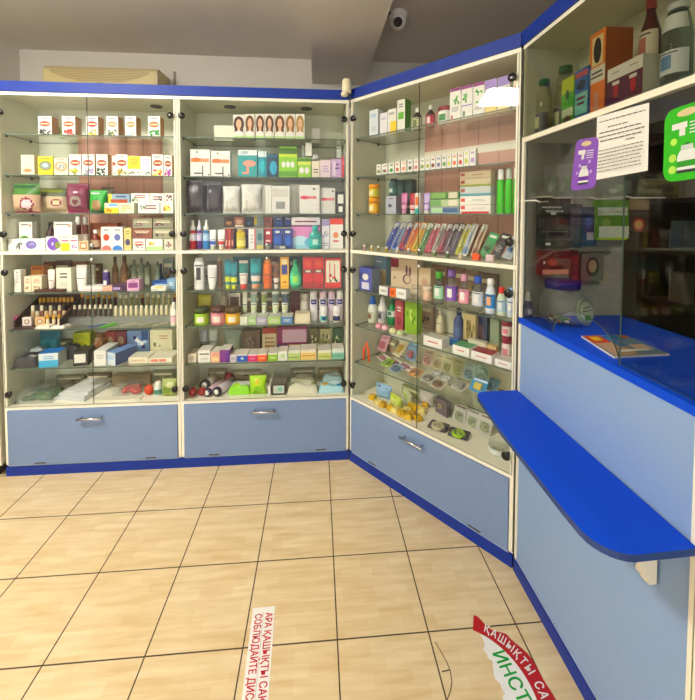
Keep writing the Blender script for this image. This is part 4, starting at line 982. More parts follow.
for x0, x1, ds, c in ((273, 282, 'royal blue carton with white logo bar', '23479a'), (283, 292.5, 'deep blue carton with white logo bar', '1f3d8a')):
    p('carton', 'perfume_carton', ds, x0, x1, 229, d=.05, c=c, p='r .5 .85 .5 .12 white;e .5 .4 .7 .5 3a6ac4', dy=.07)
p('carton', 'soap_carton', 'small dark tray in front of the blue cartons', 274, 286, 245.5, d=.03, c='6a7478', dy=.03, p='r .7 .5 .4 .6 lgrey')
p('ball', 'cream_tin', 'small silver tin on its edge', 264, 271.5, 243.5, c='d0d0d0*', dy=.03)
p('carton', 'pad_carton', 'large pink and white sanitary box', 291.5, 320, 217, d=.08, c='e59ccb', p='r .5 .85 1 .3 f4eef2;t .5 .86 .8 .1 wine 1;r .5 .72 1 .06 8a4a78;r .5 .15 1 .3 a8d8ea;e .3 .25 .6 .3 c8e8f2;e .7 .2 .5 .3 7fc0e0', dy=.09)
p('bottle', 'mouthwash_bottle', 'teal bottle with rounded shoulders', 309, 321.5, 225.5, d=.04, c='1fa39a+', cap='2ab5ae', lab='2fb3aa', pic='bfe8e2', shape='round', capf=.2, dy=.03)
p('carton', 'medicine_carton', 'white carton with lilac band', 321.8, 329.4, 219.5, c='eceaf2', p='r .5 .88 1 .2 a99ac8;b .5 .5 .7 .3 grey lilac;t .5 .15 .7 .15 grey 2', dy=.06)
p('carton', 'medicine_carton', 'white carton with orange top and triangle', 330, 343, 218.5, c='f4f0ec', p='r .5 .9 1 .2 e0552a;e .45 .45 .4 .2 e8906a;t .45 .25 .6 .1 redor 1', dy=.06, top='d84a22')
p = S('middle', 5)
p('bottle', 'lotion_bottle', 'tall flat white bottle', 193, 203.5, 258, d=.035, c='f4f3f0', cap='f4f3f0', lab='e9ebe9', shape='can', capf=.1, dy=.04, pic='dgrey', labz=(.2, .92))
p('tube', 'cream_tube', 'white tube with grey letters', 206, 216, 265.5, c='f1f0ec', lab='d8d8d6', cap='efeee8', dy=.04)
p('bottle', 'oil_bottle', 'slim brown bottle with pale cap', 216.5, 221.5, 257.5, c='9a7258', cap='d9c9a8', lab=None, shape='slim', capf=.12, dy=.12)
for x0, x1, yt, c, l1, l2, cp, ds in ((223.5, 231, 260, '1d7f8f', '2a8f9f', 'c8d030', 'b8c830', 'teal tube with lime foot'), (229.5, 237, 262, '14707f', '1f8090', 'd8dc30', 'c8d030', 'petrol tube with yellow foot'),
      (238, 247.5, 261, 'f1e9e0', '2a7f78', 'e0d8d0', 'd84a2a', 'cream tube with coral cap'), (249, 260.5, 259, '1a8a94', '2aa0a8', 'e8d8d0', 'd8a080', 'wide teal tube with peach cap')):
    p('tube', 'hair_tube', ds, x0, x1, yt, c=c, lab=l1, lab2=l2, cap=cp, dy=.05)
p('pouch', 'refill_pouch', 'dark teal refill pouch behind the tubes', 232, 262, 257, d=.04, c='156a72', dy=.18, stiff=1)
p('bottle', 'lotion_bottle', 'orange flat bottle with white cap', 263, 271.5, 259.5, d=.035, c='d9782f', cap='e89a50', lab='d06a3a', shape='can', capf=.14, dy=.05)
p('tube', 'cream_tube', 'slim brown and white tube', 273, 279, 264, c='8a5a3a', lab2='f0ece4', lab='6a4a30', cap='f4f2ec', dy=.05)
p('carton', 'toothpaste_carton', 'yellow upright carton with navy panel', 280.4, 288.6, 257, c='efb52a', p='r .5 .6 .7 .3 2a3f8a;r .5 .85 .6 .16 f6e8c0;r .5 .25 .8 .3 f0c850;t .5 .2 .6 .1 redor 1', dy=.05)
p('bottle', 'dish_soap_bottle', 'green drop shaped bottle with pale oval label', 289.5, 301, 260, d=.035, c='2aa870', cap='1f8a5a', lab='63d6a0', pic='a8e060', shape='drop', capf=.14, dy=.04, neck=.35)
p('bottle', 'dish_soap_bottle', 'tall dark green bottle behind', 297, 303, 256.5, c='1d7a4a', cap='155a38', lab=None, shape='slim', dy=.13)
for x0, x1, ds in ((303, 313, 'red carton with dark band, beside the green bottle'), (313.4, 323.4, 'red carton with dark band, next to the label box')):
    p('carton', 'hair_color_carton', ds, x0, x1, 257.5, c='cc3b22', p='e .5 .8 .6 .2 d85a40;r .5 .55 .9 .12 5a3a30;r .5 .55 .5 .06 e8d8c8;r .5 .1 1 .2 a83018', d=.05, dy=.05)
p('carton', 'hair_color_carton', 'red framed carton with a tall white label', 325, 341, 258.5, c='d8452a', p='r .5 .56 .86 .74 f0ead6;r .3 .55 .06 .6 c8604a;r .6 .55 .06 .5 c8604a;b .5 .35 .6 .3 dgreen redor', d=.05, dy=.05)
p = S('middle', 6)
for x0, x1, yt, c, cp, lb, ds in ((192, 207.5, 309, '9fc64a', '3a4a2a', 'a8d050', 'green cream jar with dark lid'), (209, 223.5, 308, 'd98a98', '5f4040', 'e8a8b0', 'pink cream jar with brown lid'), (223.5, 239.5, 309, 'e0a83a', '5a4a30', 'ecc050', 'amber cream jar with dark lid')):
    p('jar', 'cream_jar', ds, x0, x1, yt, 326, c=c, cap=cp, lab=lb, pic='f6efe0', lidf=.3)
p('tube', 'mask_tube', 'small yellow tube lying on the jars row', 195, 210, 296, dy=.17, c='cbbf3a', cap='d8cc50', lab='e0d870')
p('bottle', 'oil_bottle', 'round topped grey beige bottle behind the jars', 217, 228, 291, c='b8ad98', cap='a89c86', lab='cfc8b8', dy=.17)
p('carton', 'cream_carton', 'dark brown boxed set behind the amber jar', 229, 240, 293, c='d8d0c0', p='r .5 .6 .8 .5 5a4a42;r .5 .15 .9 .16 e8e2d6', dy=.19)
for x0, x1, ds, l1 in ((242, 247, 'slim white hand cream tube with black cap', 'e3e0d4'), (250, 256.6, 'white hand cream tube with green emblem', '9ab0a0'), (261, 266.5, 'white hand cream tube with olive emblem', '8a9a60'), (271.4, 278.8, 'white hand cream tube with slate emblem', '6a7a78'), (281, 288.4, 'white hand cream tube with navy cap', '5a6a80')):
    p('tube', 'hand_cream', ds, x0, x1, 292.5, c='eef0e6', lab=l1, lab2='dfe6c0', cap='2a2c28' if x0 < 280 else '26305f', dy=.12, zb=316.5, capf=.14)
for x0, x1, c, ds in ((240, 247.5, 'dfe6d0', 'pale low carton under a hand cream tube'), (248, 256, 'a8c890', 'leaf green low carton under a hand cream tube'), (256.5, 267, 'b5b0c4', 'lilac grey low carton under a hand cream tube'), (267.6, 280.5, 'b8d88a', 'lime low carton under a hand cream tube'), (281, 292.5, '5f86b8', 'blue low carton under a hand cream tube')):
    p('carton', 'cream_carton', ds, x0, x1, 317, 327, d=.1, c=c, p='t .5 .5 .7 .4 white 2', top='d8dccb')
p('carton', 'soap_carton', 'cream oval box lying low', 295, 310, 313.5, 326.5, d=.07, c='e6dcc0', p='e .5 .5 .8 .7 f0e8d0')
p('jar', 'cream_jar', 'white ring shaped jar on its edge', 300, 310, 294, dy=.15, c='e3e0d6', cap='d6d2c6', lab=None)
p('carton', 'cream_carton', 'dark maroon carton behind the white jar', 291, 300, 292, dy=.2, c='5a2430')
for x0, x1, cp, ds in ((309.8, 317.4, 'f4f4f4', 'white deodorant can, plain'), (319.3, 326.8, 'f0dfe6', 'white deodorant can with pinkish cap'), (328, 335.4, 'e6d0e2', 'lilac white deodorant can'), (336.4, 343.6, 'f2f2f2', 'white deodorant can beside the hinge')):
    p('can', 'deodorant_can', ds, x0, x1, 291, c='f0eff2' if x0 < 327 else 'e6d9ea', cap=cp, pic='27348a', dy=.09)
for x0, x1, ds, lb in ((320.6, 327.2, 'white roll-on with teal stripe', '5fc8c4'), (333.2, 340, 'white roll-on with black foot', '2a2a30')):
    p('bottle', 'roll_on_deodorant', ds, x0, x1, 306.5, 322.5, c='f4f4f4', cap='f6f6f6', lab=lb, pic='27348a', shape='round', capf=.35, neck=.9)
p = S('middle', 7)
p('tube', 'shaving_tube', 'black and grey tube at the back', 199, 206.5, 331, c='9aa0a4', cap='22262c', lab2='22262c', lab='b8bcc0', dy=.17)
p('tube', 'shaving_tube', 'grey green tube with dark emblem at the back', 207, 216.5, 330, c='b8c4b0', cap='4a5a4a', lab='d0d8c8', dy=.17)
p('pouch', 'refill_pouch', 'translucent grey green pouch at the back', 223, 241, 331, d=.04, c='9aa894', zones='r .5 .4 .6 .4 b4c0ac', dy=.19, stiff=1)
p('carton', 'gift_carton', 'dark brown box at the back', 242, 260, 331, c='6a5a4c', p='b .5 .5 .7 .5 8a7a66 4a3a30', dy=.19)
p('carton', 'gift_carton', 'cream box with red top at the back', 262.5, 276.5, 328, c='e6d8b4', p='r .5 .88 1 .24 a8402f;t .5 .4 .8 .5 tan 3', dy=.19)
p('carton', 'toothpaste_carton', 'long plum and white carton at the back', 277, 307, 327, d=.05, c='8a2a5c', p='r .58 .65 .8 .5 d9b8c8;r .5 .22 1 .2 2f3a78;t .6 .3 .5 .16 gold 1', dy=.16)
for x0, x1, c, ds in ((309, 319, '6a6440', 'olive brown printed carton at the back'), (320, 331.5, 'b8b488', 'beige leaf printed carton at the back'), (332.5, 344, '2f5a3a', 'dark green carton at the back')):
    p('carton', 'gift_carton', ds, x0, x1, 329, c=c, p='b .5 .5 .7 .6 dgreen olive cream;r .5 .2 .9 .3 d0ccb0', dy=.18)
soaps = ((186, 196, 354, 'e6dcc8', 'cream soap box with grey oval', 'e .5 .5 .6 .6 b8ae9c'), (198, 210.4, 350.5, 'f2f0ea', 'white soap box with black line', 't .5 .7 .8 .2 black 1;t .5 .3 .7 .2 lgrey 2'),
 (211, 219.6, 352, 'f0b8a8', 'pink and cream soap box', 'r .5 .3 .8 .3 f6dca0;t .5 .75 .7 .2 gold 1'), (220, 229.6, 350, '7a3a8a', 'violet soap box', 'r .8 .5 .3 1 5f3a92'),
 (230, 236.5, 355, 'd8d4dc', 'grey white soap box', 't .5 .5 .7 .5 grey 3'), (237, 247.4, 354.5, '2f5fb8', 'blue soap box', 'r .5 .92 1 .16 e6e8ee;e .5 .45 .3 .4 lblue'),
 (247.8, 257, 354.5, 'd8307a', 'magenta soap box', 'r .5 .92 1 .16 f0e0e8;t .5 .4 .5 .3 pink 1'), (257.4, 267, 354, 'ee6a42', 'orange soap box', 'r .5 .92 1 .16 f4e0d4;t .5 .4 .6 .3 peach 1'),
 (268, 277.4, 353, '9fd04a', 'lime soap box', 'r .5 .9 1 .2 f0f0e4;t .5 .4 .6 .3 white 1'), (278, 287.4, 351.5, 'eef0e4', 'white soap box with green bow', 'e .5 .5 .5 .5 c4d8a8'),
 (288.4, 300, 350.5, 'c4d890', 'pale green soap box', 'r .5 .85 1 .3 e4e8d8;r .5 .3 .9 .08 6a9a40'), (300.6, 316, 349.5, 'efd48a', 'cream yellow soap box', 'r .5 .85 1 .3 f0e6d4;r .5 .4 .9 .08 d88a4a'),
 (318, 331, 350, 'cfd68a', 'pear green soap box', 'r .5 .85 1 .3 ecebd8;r .5 .3 .9 .08 8a9a40'), (332, 346, 348.5, '8fc8b0', 'sea green soap box', 'r .5 .8 1 .4 e6efe8;r .5 .3 .9 .08 3f9a80'))
for x0, x1, yt, c, ds, pr in soaps: p('carton', 'soap_carton', ds, x0, x1, yt, 362.5, d=.1, c=c, p=pr, top='e9e2d6')
p = S('middle', 8)
for x0, x1, yt, yb, ds in ((186, 196, 389.5, 402, 'shiny dark red ball in the corner'), (196.4, 206.4, 389.5, 402, 'shiny dark red ball touching the first'), (222.5, 232.5, 374, 386, 'shiny dark red ball behind the rollers')):
    p('ball', 'massage_ball', ds, x0, x1, yt, yb, c='8a1f28+')
p('roll', 'lint_roller', 'large lint roller with black rimmed end', 201.5, 212.5, 378, 391, d=.12, c='d8d0c4', cap='26262a', rz=-18, zb=391, dy=.13)
p('roll', 'lint_roller', 'plum ended lint roller lying in front', 207.5, 215.8, 391, 401, d=.16, c='d8bcc4', cap='2c2440', rz=-22)
p('roll', 'lint_roller', 'black ended lint roller with white hub', 216.4, 225.6, 391, 401, d=.16, c='cfc4cc', cap='1c1c26', rz=-22)
p('flatbag', 'wipes_packet', 'white and green pack of wipes', 228, 250, 386, d=.1, c='dfe6dc', zones='r .5 .12 1 .3 8fd040;e .3 .3 .4 .4 a8dc50;r .5 .7 .7 .3 f2f2f2', dy=.05)
p('pouch', 'sponge_bag', 'lime green duckling shaped sponge pack', 249, 266, 377, 398, d=.05, c='a8d820', zones='e .5 .7 .6 .4 c4e030;e .45 .75 .16 .12 e8a020;e .5 .3 .7 .4 8cc818')
p('carton', 'shelf_divider', 'narrow white divider standing on the shelf floor', 268, 270.5, 386, d=.2, c='eceae0', dy=.03, cat='divider')
p('carton', 'bath_salt_box', 'dark framed box with pale window', 272, 285.5, 384, 396, d=.09, c='4a4440', p='r .5 .5 .8 .7 cfd8d0;e .6 .5 .4 .4 8fc8b0', top='7a746c')
p('flatbag', 'wipes_packet', 'cream pack of wipes lying in front', 287, 318, 385.5, d=.1, c='e3e0c8', zones='r .5 .35 .5 .4 f0eee0;e .14 .5 .2 .4 8a9a70;e .86 .5 .16 .4 9aa878', dy=.03)
p('flatbag', 'wipes_packet', 'cream pack of wipes stacked behind', 289, 315, 378, d=.1, c='d8d6bc', zones='r .5 .5 .5 .4 f0eee0;e .15 .5 .2 .4 8a9a70', dy=.14)
p('flatbag', 'wipes_packet', 'pale blue pack of wipes lying in front', 318.6, 346, 385.5, d=.1, c='b8dfe8', zones='e .25 .4 .3 .5 e0c060;r .65 .6 .5 .3 d8eef4;e .8 .25 .2 .3 3f7fb8', dy=.03)
p('flatbag', 'wipes_packet', 'pale blue pack of wipes stacked behind', 322, 345, 376, d=.1, c='c4e2ea', zones='r .5 .5 .7 .4 e6f2f6', dy=.14)
p('carton', 'tray_box', 'clear grey plastic box at the back', 268, 290, 368, d=.06, c='clearplastic', dy=.2)
# ---- angled cabinet
p = S('angled', 1)
p('carton', 'syrup_carton', 'pale blue white upright carton', 369.4, 378, 110, c='e6ecf2', p='t .5 .8 .7 .14 sky 2;t .5 .3 .6 .2 lgrey 3', dy=.07)
p('carton', 'syrup_carton', 'white carton with faint lilac print', 380, 387.4, 113, c='f2eff2', p='t .5 .75 .7 .14 lilac 2', dy=.07)
p('carton', 'syrup_carton', 'white carton with yellow lower corner', 388, 396.4, 109, c='f4f2ea', p='r .65 .25 .7 .5 f2d020;t .45 .82 .7 .1 dgrey 2', dy=.07)
p('carton', 'syrup_carton', 'tall white carton with green sides', 397.2, 405, 99.8, c='f2f3ea', side='4d8a3a', p='r .5 .5 .7 .22 6ab040;t .5 .82 .6 .14 dgrey 2', d=.055, dy=.06)
p('bottle', 'syrup_bottle', 'brown bottle with cream label', 410, 419.5, 107.5, c='3a2620', cap='f0efe8', lab='d8dcb0', pic='6a7a3a', dy=.08, labz=(.05, .68))
p('bottle', 'syrup_bottle', 'brown bottle with pink label', 424, 432.6, 104.5, c='3a2620', cap='f0efe8', lab='c84a60', pic='f0d8d8', dy=.08, labz=(.1, .68))
p('jar', 'protein_jar', 'white tub with maroon lid and green print', 434, 449.5, 106, c='f2f2ee', cap='8a2440', lab='f4f4f0', pic='3f8a4a', lidf=.22, dy=.07)
for x0, x1, yt, tp, ps, ds in ((450, 460.8, 88, '8a2a78', 'b .5 .62 .8 .3 3f8a3a 5fa850;t .5 .35 .7 .16 grey 3;r .2 .12 .2 .12 c06a6a;r .5 .95 1 .1 8a2a78', 'white and green formula box next to the tub'),
    (461.6, 472.6, 85.3, '8a2a78', 'b .5 .62 .8 .3 3f8a3a 5fa850;r .5 .4 .9 .03 violet;e .25 .16 .2 .18 2f6a3a;r .5 .95 1 .1 8a2a78', 'white and green formula box with violet line'),
    (473.4, 484.4, 82.5, '8a2a78', 'b .5 .7 .8 .24 3f8a3a 5fa850;r .6 .42 .7 .06 6ab050;t .5 .25 .7 .12 grey 2;r .5 .95 1 .1 8a2a78', 'white and green formula box with green bar'),
    (485.2, 497, 79.6, '6a4a98', 'r .5 .87 1 .26 a58fd0;b .5 .6 .8 .24 c8b050 olive;r .5 .35 .9 .1 6a4a9a;r .5 .13 1 .26 f0d890', 'violet topped formula box with gold picture'),
    (498, 510, 76.4, '6a4a98', 'r .5 .87 1 .26 a58fd0;b .5 .62 .8 .2 a89060 grey;r .5 .4 .9 .1 7a5aa8;r .5 .13 1 .26 f0e0a8', 'violet topped formula box beside the hinge')):
    p('carton', 'formula_carton', ds, x0, x1, yt, c='f3f1ea', top=tp, p=ps, d=.07, dy=.06)
p('carton', 'formula_carton', 'cream carton edge at the frame', 513.4, 517, 74, c='f0ecd8', d=.06, dy=.06, p='r .5 .6 .8 .1 salmon')
p = S('angled', 2)
xs = [(376.5, 381), (382, 387.3), (388.6, 394), (395, 399.8), (401, 406), (407.6, 412.6), (413.8, 418.4), (420, 424.6), (425.4, 430), (430.6, 435.4), (436.2, 441), (441.8, 446.4), (447, 451.2), (452, 457), (458, 463), (463.8, 469), (469.6, 475.6)]
cs = [('olive', 'an olive sprig'), ('8a6a5a', 'a taupe spot'), ('green', 'a green leaf'), ('c06a50', 'a rust face'), ('e09a70', 'a peach spot'), ('dgrey', 'a charcoal sprig'), ('d07a80', 'a rose spot'), ('6f8f3a', 'a moss sprig'), ('a8b84a', 'a pear spot'),
      ('8a4a4a', 'a brown red spot'), ('6a6a90', 'a slate sprig'), ('4f8a3f', 'a fern leaf'), ('c8d040', 'a lemon spot'), ('e07a5a', 'a coral spot'), ('c03a3a', 'a red cherry'), ('b8c840', 'a lime foot'), ('b8a0d0', 'a lilac foot')]
for (x0, x1), (c, ds) in zip(xs, cs):
    yt = 164.5 - (x0 - 376) * .148 - (2 if x0 > 460 else 0)
    p('carton', 'oil_carton', f'tiny white carton with {ds}', x0, x1, yt, d=.022, p=f'e .5 .36 .66 .3 {c};r .5 .78 .5 .1 {c}', dy=.06)
p = S('angled', 3)
for yt, zb, ds, c in ((198, None, 'orange honey jar under a second jar', 'd9962a'), (184.5, 197.6, 'orange lidded jar on top of another', 'e0b84a')):
    p('jar', 'honey_jar', ds, 365, 376.4, yt, c=c, cap='e8a030', lab='cfc85a' if zb else 'e8b84a', pic='f0e8c0', dy=.07, **({'zb': zb} if zb else {}))
p('carton', 'tea_tin_carton', 'grey carton with small emblem', 386, 396, 196, c='b9bcc8', side='8a8f9a', p='e .4 .45 .4 .2 4a5060;t .5 .85 .7 .1 dgrey 1', d=.045, dy=.06)
p('bottle', 'tea_tin', 'dark teal flask standing on the grey carton', 386, 395.4, 175.5, c='2d4f50', cap='24383a', lab='3f6a68', pic='c8d4d0', zb=195.8, dy=.062, shape='can', capf=.2)
for x0, x1, ds in ((396.5, 403.5, 'dark teal carton in the back row'), (404, 411.5, 'dark petrol carton in the back row')):
    p('carton', 'tea_carton', ds, x0, x1, 178, c='2a4644', p='r .5 .6 .6 .5 3d5c5a;t .5 .2 .6 .1 lgrey 1', dy=.17, d=.05)
p('tube', 'toothpaste_tube', 'pink tube standing on its cap', 398.6, 406, 193, c='c878a8', lab='d890b8', cap='d8a0c0', lab2='e0b0cc', dy=.07)
p('tube', 'toothpaste_tube', 'crimson tube standing on its cap', 406.8, 414.6, 193, c='a82a40', lab='b83a50', cap='f0ece8', lab2='f0c8c8', dy=.07)
p('carton', 'toothpaste_carton', 'slim orange and white carton upright', 415, 419.6, 193, c='f0ece4', p='r .5 .6 .8 .4 e07a4a;r .5 .12 1 .24 3fb0a8', d=.035, dy=.07)
p('tube', 'toothpaste_tube', 'lilac tube standing on its cap', 420.8, 429, 193, c='b8a0d8', lab='c8b4e2', cap='eef0ea', lab2='d8c8ea', dy=.07)
for yt, zb, c, pr, ds in ((207, None, '8fa0b0', 'r .25 .5 .4 .8 b8d8b0;r .7 .5 .5 .6 4a6a98', 'blue grey toothpaste carton lowest in the pile'), (199.6, 206.6, 'b8c8a0', 'r .2 .5 .4 .9 6fa060;r .8 .5 .3 .8 e8e4d0', 'sage toothpaste carton second in the pile'), (192, 199.2, '4f7a3a', 'r .3 .5 .5 .7 7faa60;r .8 .5 .3 .8 e0dcc8', 'dark green toothpaste carton on the pile')):
    p('carton', 'toothpaste_carton', ds, 430, 459, yt, c=c, p=pr, d=.045, dy=.06, **({'zb': zb} if zb else {}))
for yt, zb, c, pr, ds in ((205, None, 'f4f0ea', 'r .5 .12 .9 .24 c8383a;r .1 .7 .14 .4 d05a50;t .6 .6 .5 .2 lgrey 2', 'white box with red foot, lowest in its pile'), (196, 204.6, 'f4f1ec', 'r .1 .55 .14 .4 d05a50;t .6 .5 .5 .3 lgrey 2', 'white box with red square, second in its pile'),
      (186.5, 195.6, 'ccd2d0', 'r .5 .12 1 .24 5f9fb0;r .1 .6 .14 .4 9a5a50', 'grey box with blue foot, third in its pile'), (178.5, 186.2, 'c9bda0', 'r .5 .12 1 .24 8f9a40;r .1 .6 .14 .4 9a4a40', 'tan box with olive foot, fourth in its pile'), (169.5, 178.2, 'bfae92', 'r .1 .6 .14 .4 9a4a40;t .6 .5 .4 .2 brown 1', 'tan box topmost of its pile')):
    p('carton', 'medicine_carton', ds, 460, 490.5, yt, c=c, p=pr, d=.05, dy=.06, **({'zb': zb} if zb else {}))
for x0, x1, ds in ((495.6, 503.4, 'tall green gel bottle with white pump, innermost'), (504, 511.4, 'tall green gel bottle with clear pump, middle one'), (512, 519, 'tall green gel bottle by the frame')):
    p('bottle', 'green_gel_bottle', ds, x0, x1, 163.5, c='4cbf1e+', cap='f0f2ee' if x0 < 500 or x0 > 508 else 'cfd6cc', lab=None, shape='slim', capf=.24, dy=.06)
p('carton', 'medicine_carton', 'brown speckled carton behind the green bottles', 490.5, 497, 168, c='a89a84', p='b .5 .5 .8 .8 wine dgrey', d=.04, dy=.13)

p = S('angled', 4)
brushes = [(385, '2a3f9a', 'blue', '3a58c0'), (391.5, '8fa0b8', 'silver blue', '2f55c0'), (398, '5a3a8a', 'violet', 'c83a4a'), (405, 'e0702f', 'orange', 'f0a040'), (411.5, 'e8a828', 'amber', 'e8d030'), (418, '3f7a4a', 'dark green', '7fb070'),
           (424.5, 'b03a50', 'crimson', 'e06a80'), (431, '9a8a80', 'taupe', 'd8c8c0'), (437, '6a2a40', 'wine', 'c04a60'), (443, '4a3848', 'plum black', '9a7a90'), (449, '3c3040', 'black violet', '6f5a80'), (455, 'b8b040', 'olive yellow', 'e0d850'), (461.5, 'e8e2d4', 'white', '8fb0d8'), (471, 'd8c4a0', 'cream', 'b06a50')]
for x, c, nm, ic in brushes:
    U = UNITS['angled']; u, dd = U.on(x, 249 + (x - 385) * .05 + 2, SH[4]); dd = .14
    u = U.at(x + 2, 246, dd)[0]
    o = g_card('toothbrush_pack', .041 if x < 430 else .033, .175, c=c, p=f'r .5 .9 .8 .14 white;r .5 .15 .8 .2 {ic}', item='brush', ic=ic, lean=20, roll=12, iname='toothbrush')
    o.location = U.w(u, dd, SH[4] + .006); o.rotation_euler = (0, 0, U.a)
    GOODS.append((o, 'toothbrush_pack', f'leaning toothbrush pack with {nm} card', 'toothbrush', 'angled', 4, u))
for x, w, h, c, ic, ds in ((483, .05, .13, '3f9a5a', '1f6a3a', 'leaning green card with a round item'), (495, .048, .13, '2c2428', 'b8b0b0', 'leaning black card with a grey ring'), (506.5, .042, .14, 'c8d0d8', '2f70b0', 'leaning pale card with a blue item')):
    u = U.at(x, 245, .11)[0]
    o = g_card('pacifier_card', w, h, c=c, p='r .5 .85 .7 .1 white', item='ring', ic=ic, lean=28, roll=14, iname='pacifier')
    o.location = U.w(u, .11, SH[4] + .012); o.rotation_euler = (0, 0, U.a)
    GOODS.append((o, 'pacifier_card', ds, 'pacifier', 'angled', 4, u))
for x, c, ds in ((364, 'c8a0a0', 'dusty pink lip balm lying near the hinge'), (371, 'c9b070', 'gold lip balm lying on the shelf'), (378, '8a8a50', 'olive lip balm lying on the shelf'), (386, 'b8a040', 'mustard lip balm lying on the shelf'), (397, 'e0d8c8', 'cream lip balm lying on the shelf'),
                 (408, '9a9a9a', 'grey lip balm lying on the shelf'), (420, '6a7a4a', 'moss lip balm lying on the shelf'), (434, '7a8a5a', 'sage lip balm lying before the brushes'), (447, '4a6a4a', 'bottle green lip balm lying before the brushes'), (460, 'd8ccb0', 'sand lip balm lying before the brushes'), (476, 'e86a4a', 'coral floss box lying before the black card'), (490, 'e6ccd0', 'pale pink floss box lying before the black card')):
    u = U.at(x, 251, .05)[0]
    stand_on('angled', u, .055, SH[4], 'bottle' if x < 470 else 'carton', 'lip_balm' if x < 470 else 'floss_box', ds, .02 if x < 470 else .035, .03, 4, dd=.02, cat='lip balm' if x < 470 else 'box', c=c, **({'cap': 'f0ece0', 'lab': None, 'shape': 'slim', 'capf': .35} if x < 470 else {}))
p = S('angled', 5)
p('carton', 'breast_pump_box', 'violet blue box with white picture', 358.5, 371.5, 268, c='5f66b0', p='e .5 .6 .5 .3 white;r .5 .2 .6 .3 e0e0f0', side='7f90a8', top='4a5098', d=.08, dy=.05)
p('carton', 'breast_pump_box', 'sky blue box with device picture in the back', 372, 386.5, 257, c='88a4b8', p='r .5 .35 .9 .5 c8b898;b .5 .4 .6 .3 tan grey;t .4 .85 .5 .1 white 1', d=.06, dy=.19)
p('carton', 'baby_bottle_box', 'beige box with maroon corner and rabbit outline', 391, 418, 259, c='dfcdb4', p='r .15 .85 .3 .26 8a2440;e .6 .4 .3 .3 6a4a58;e .62 .4 .22 .24 dfcdb4;e .72 .65 .08 .3 6a4a58;e .6 .68 .08 .3 6a4a58;e .15 .4 .1 .1 a89078', d=.05, dy=.17)
p('carton', 'baby_bottle_box', 'cream box with small pictures beside the rabbit box', 418.6, 430.5, 268, c='d8c4a8', p='e .5 .5 .5 .3 c8a890;e .5 .15 .6 .2 f0dcc8', d=.05, dy=.15)
p('jar', 'cream_jar', 'clear round jar in front of the rabbit box', 409, 419, 286, dy=.07, c='clearplastic', cap='clearplastic', lab=None)
p('jar', 'cream_jar', 'peach round jar beside the green oil', 419.6, 429.6, 287, dy=.07, c='e8c8b0', cap='e8d8c8', lab=None)
for x0, x1, yt, c, ds in ((379, 387.4, 286.5, 'f3f3f1', 'white flat carton'), (388, 395.6, 288, 'e87a30', 'orange and violet flat carton'), (396, 406, 289, 'f4f4f2', 'second white flat carton')):
    p('carton', 'nipple_carton', ds + ' on the shelf edge', x0, x1, yt, c=c, p='r .5 .5 .6 .3 lgrey' if c[0] == 'f' else 'r .1 .5 .2 1 4a3a80;e .6 .5 .5 .6 c85a20', d=.04, dy=.025, top='b8b2a4')
for x0, x1, yt, cp, lb, ds, bc in ((431.5, 442.5, 272, '4fa03a', 'a8dcb8', 'clear baby oil bottle with green cap', 'clearliquid'), (443.2, 456, 270, '7a5aa0', '7f5ab8', 'clear baby oil bottle with violet label', 'clearliquid'), (456.6, 468, 274.5, 'd8a0b0', 'f2a8bc', 'clear baby oil bottle with pink cap', 'clearliquid'),
       (470, 482, 276.5, '2f58b8', 'dfe6ee', 'clear bottle with round blue cap', 'clearliquid'), (483.4, 494, 279, 'f4f4f2', '4a90d0', 'white baby lotion bottle with a child picture', 'e2eef6'), (495, 504.6, 288, 'd8343a', 'bcd8ea', 'short bottle with red cap', 'd8e4d0'), (505.2, 513.6, 288, '8fb0e0', 'c8dcf2', 'pale blue white bottle by the frame', 'dfeaf6')):
    p('bottle', 'baby_oil_bottle', ds, x0, x1, yt, d=.04, c=bc, cap=cp, lab=lb, pic='e8b088' if 'child' in ds else 'f4f4f0', capf=.2, dy=.06, neck=.55, labz=(.2, .7))
p = S('angled', 6)
p('bottle', 'feeding_bottle', 'clear feeding bottle with blue cap', 364, 374.6, 297, 323, c='e6e8de', cap='2f68b8', lab='d8dcc8', pic='8a6a50', capf=.28, taper=.6, neck=.6)
p('bottle', 'feeding_bottle', 'white bottle with a pump top', 375, 384.2, 297, 323.5, c='ecebe6', cap='e6e6e4', lab='c0c4cc', pic='dgrey', capf=.22, taper=.4, neck=.5)
p('bottle', 'mouthwash_bottle', 'deep green mouthwash bottle', 384.4, 394.4, 300, 325, c='1d8a5a+', cap='1a4a38', lab='e6ece8', pic='1d6a4a', capf=.18, labz=(.4, .7))
p('carton', 'toothpaste_carton', 'dusky red upright carton', 395.2, 403.2, 300, c='b05a60', p='t .5 .7 .6 .2 white 2;e .5 .3 .6 .3 8a3a48', dy=.12)
p('carton', 'toothpaste_carton', 'leaf green upright carton', 405, 417, 301, c='8fb84a', p='b .5 .5 .8 .6 5f8a2a c8dc80', dy=.12)
for x, y, c, ds in ((379, 329, 'f0b0c0', 'pale pink bath ball'), (385, 331, 'f4c8d4', 'light pink bath ball'), (391, 335, 'e6e4b8', 'cream bath ball'), (396, 338, 'd0e0b0', 'pale green bath ball')):
    u, dd = U.on(x, y, SH[6]); stand_on('angled', u, max(.04, dd), SH[6], 'ball', 'bath_ball', ds, .042, .036, 6, c=c)
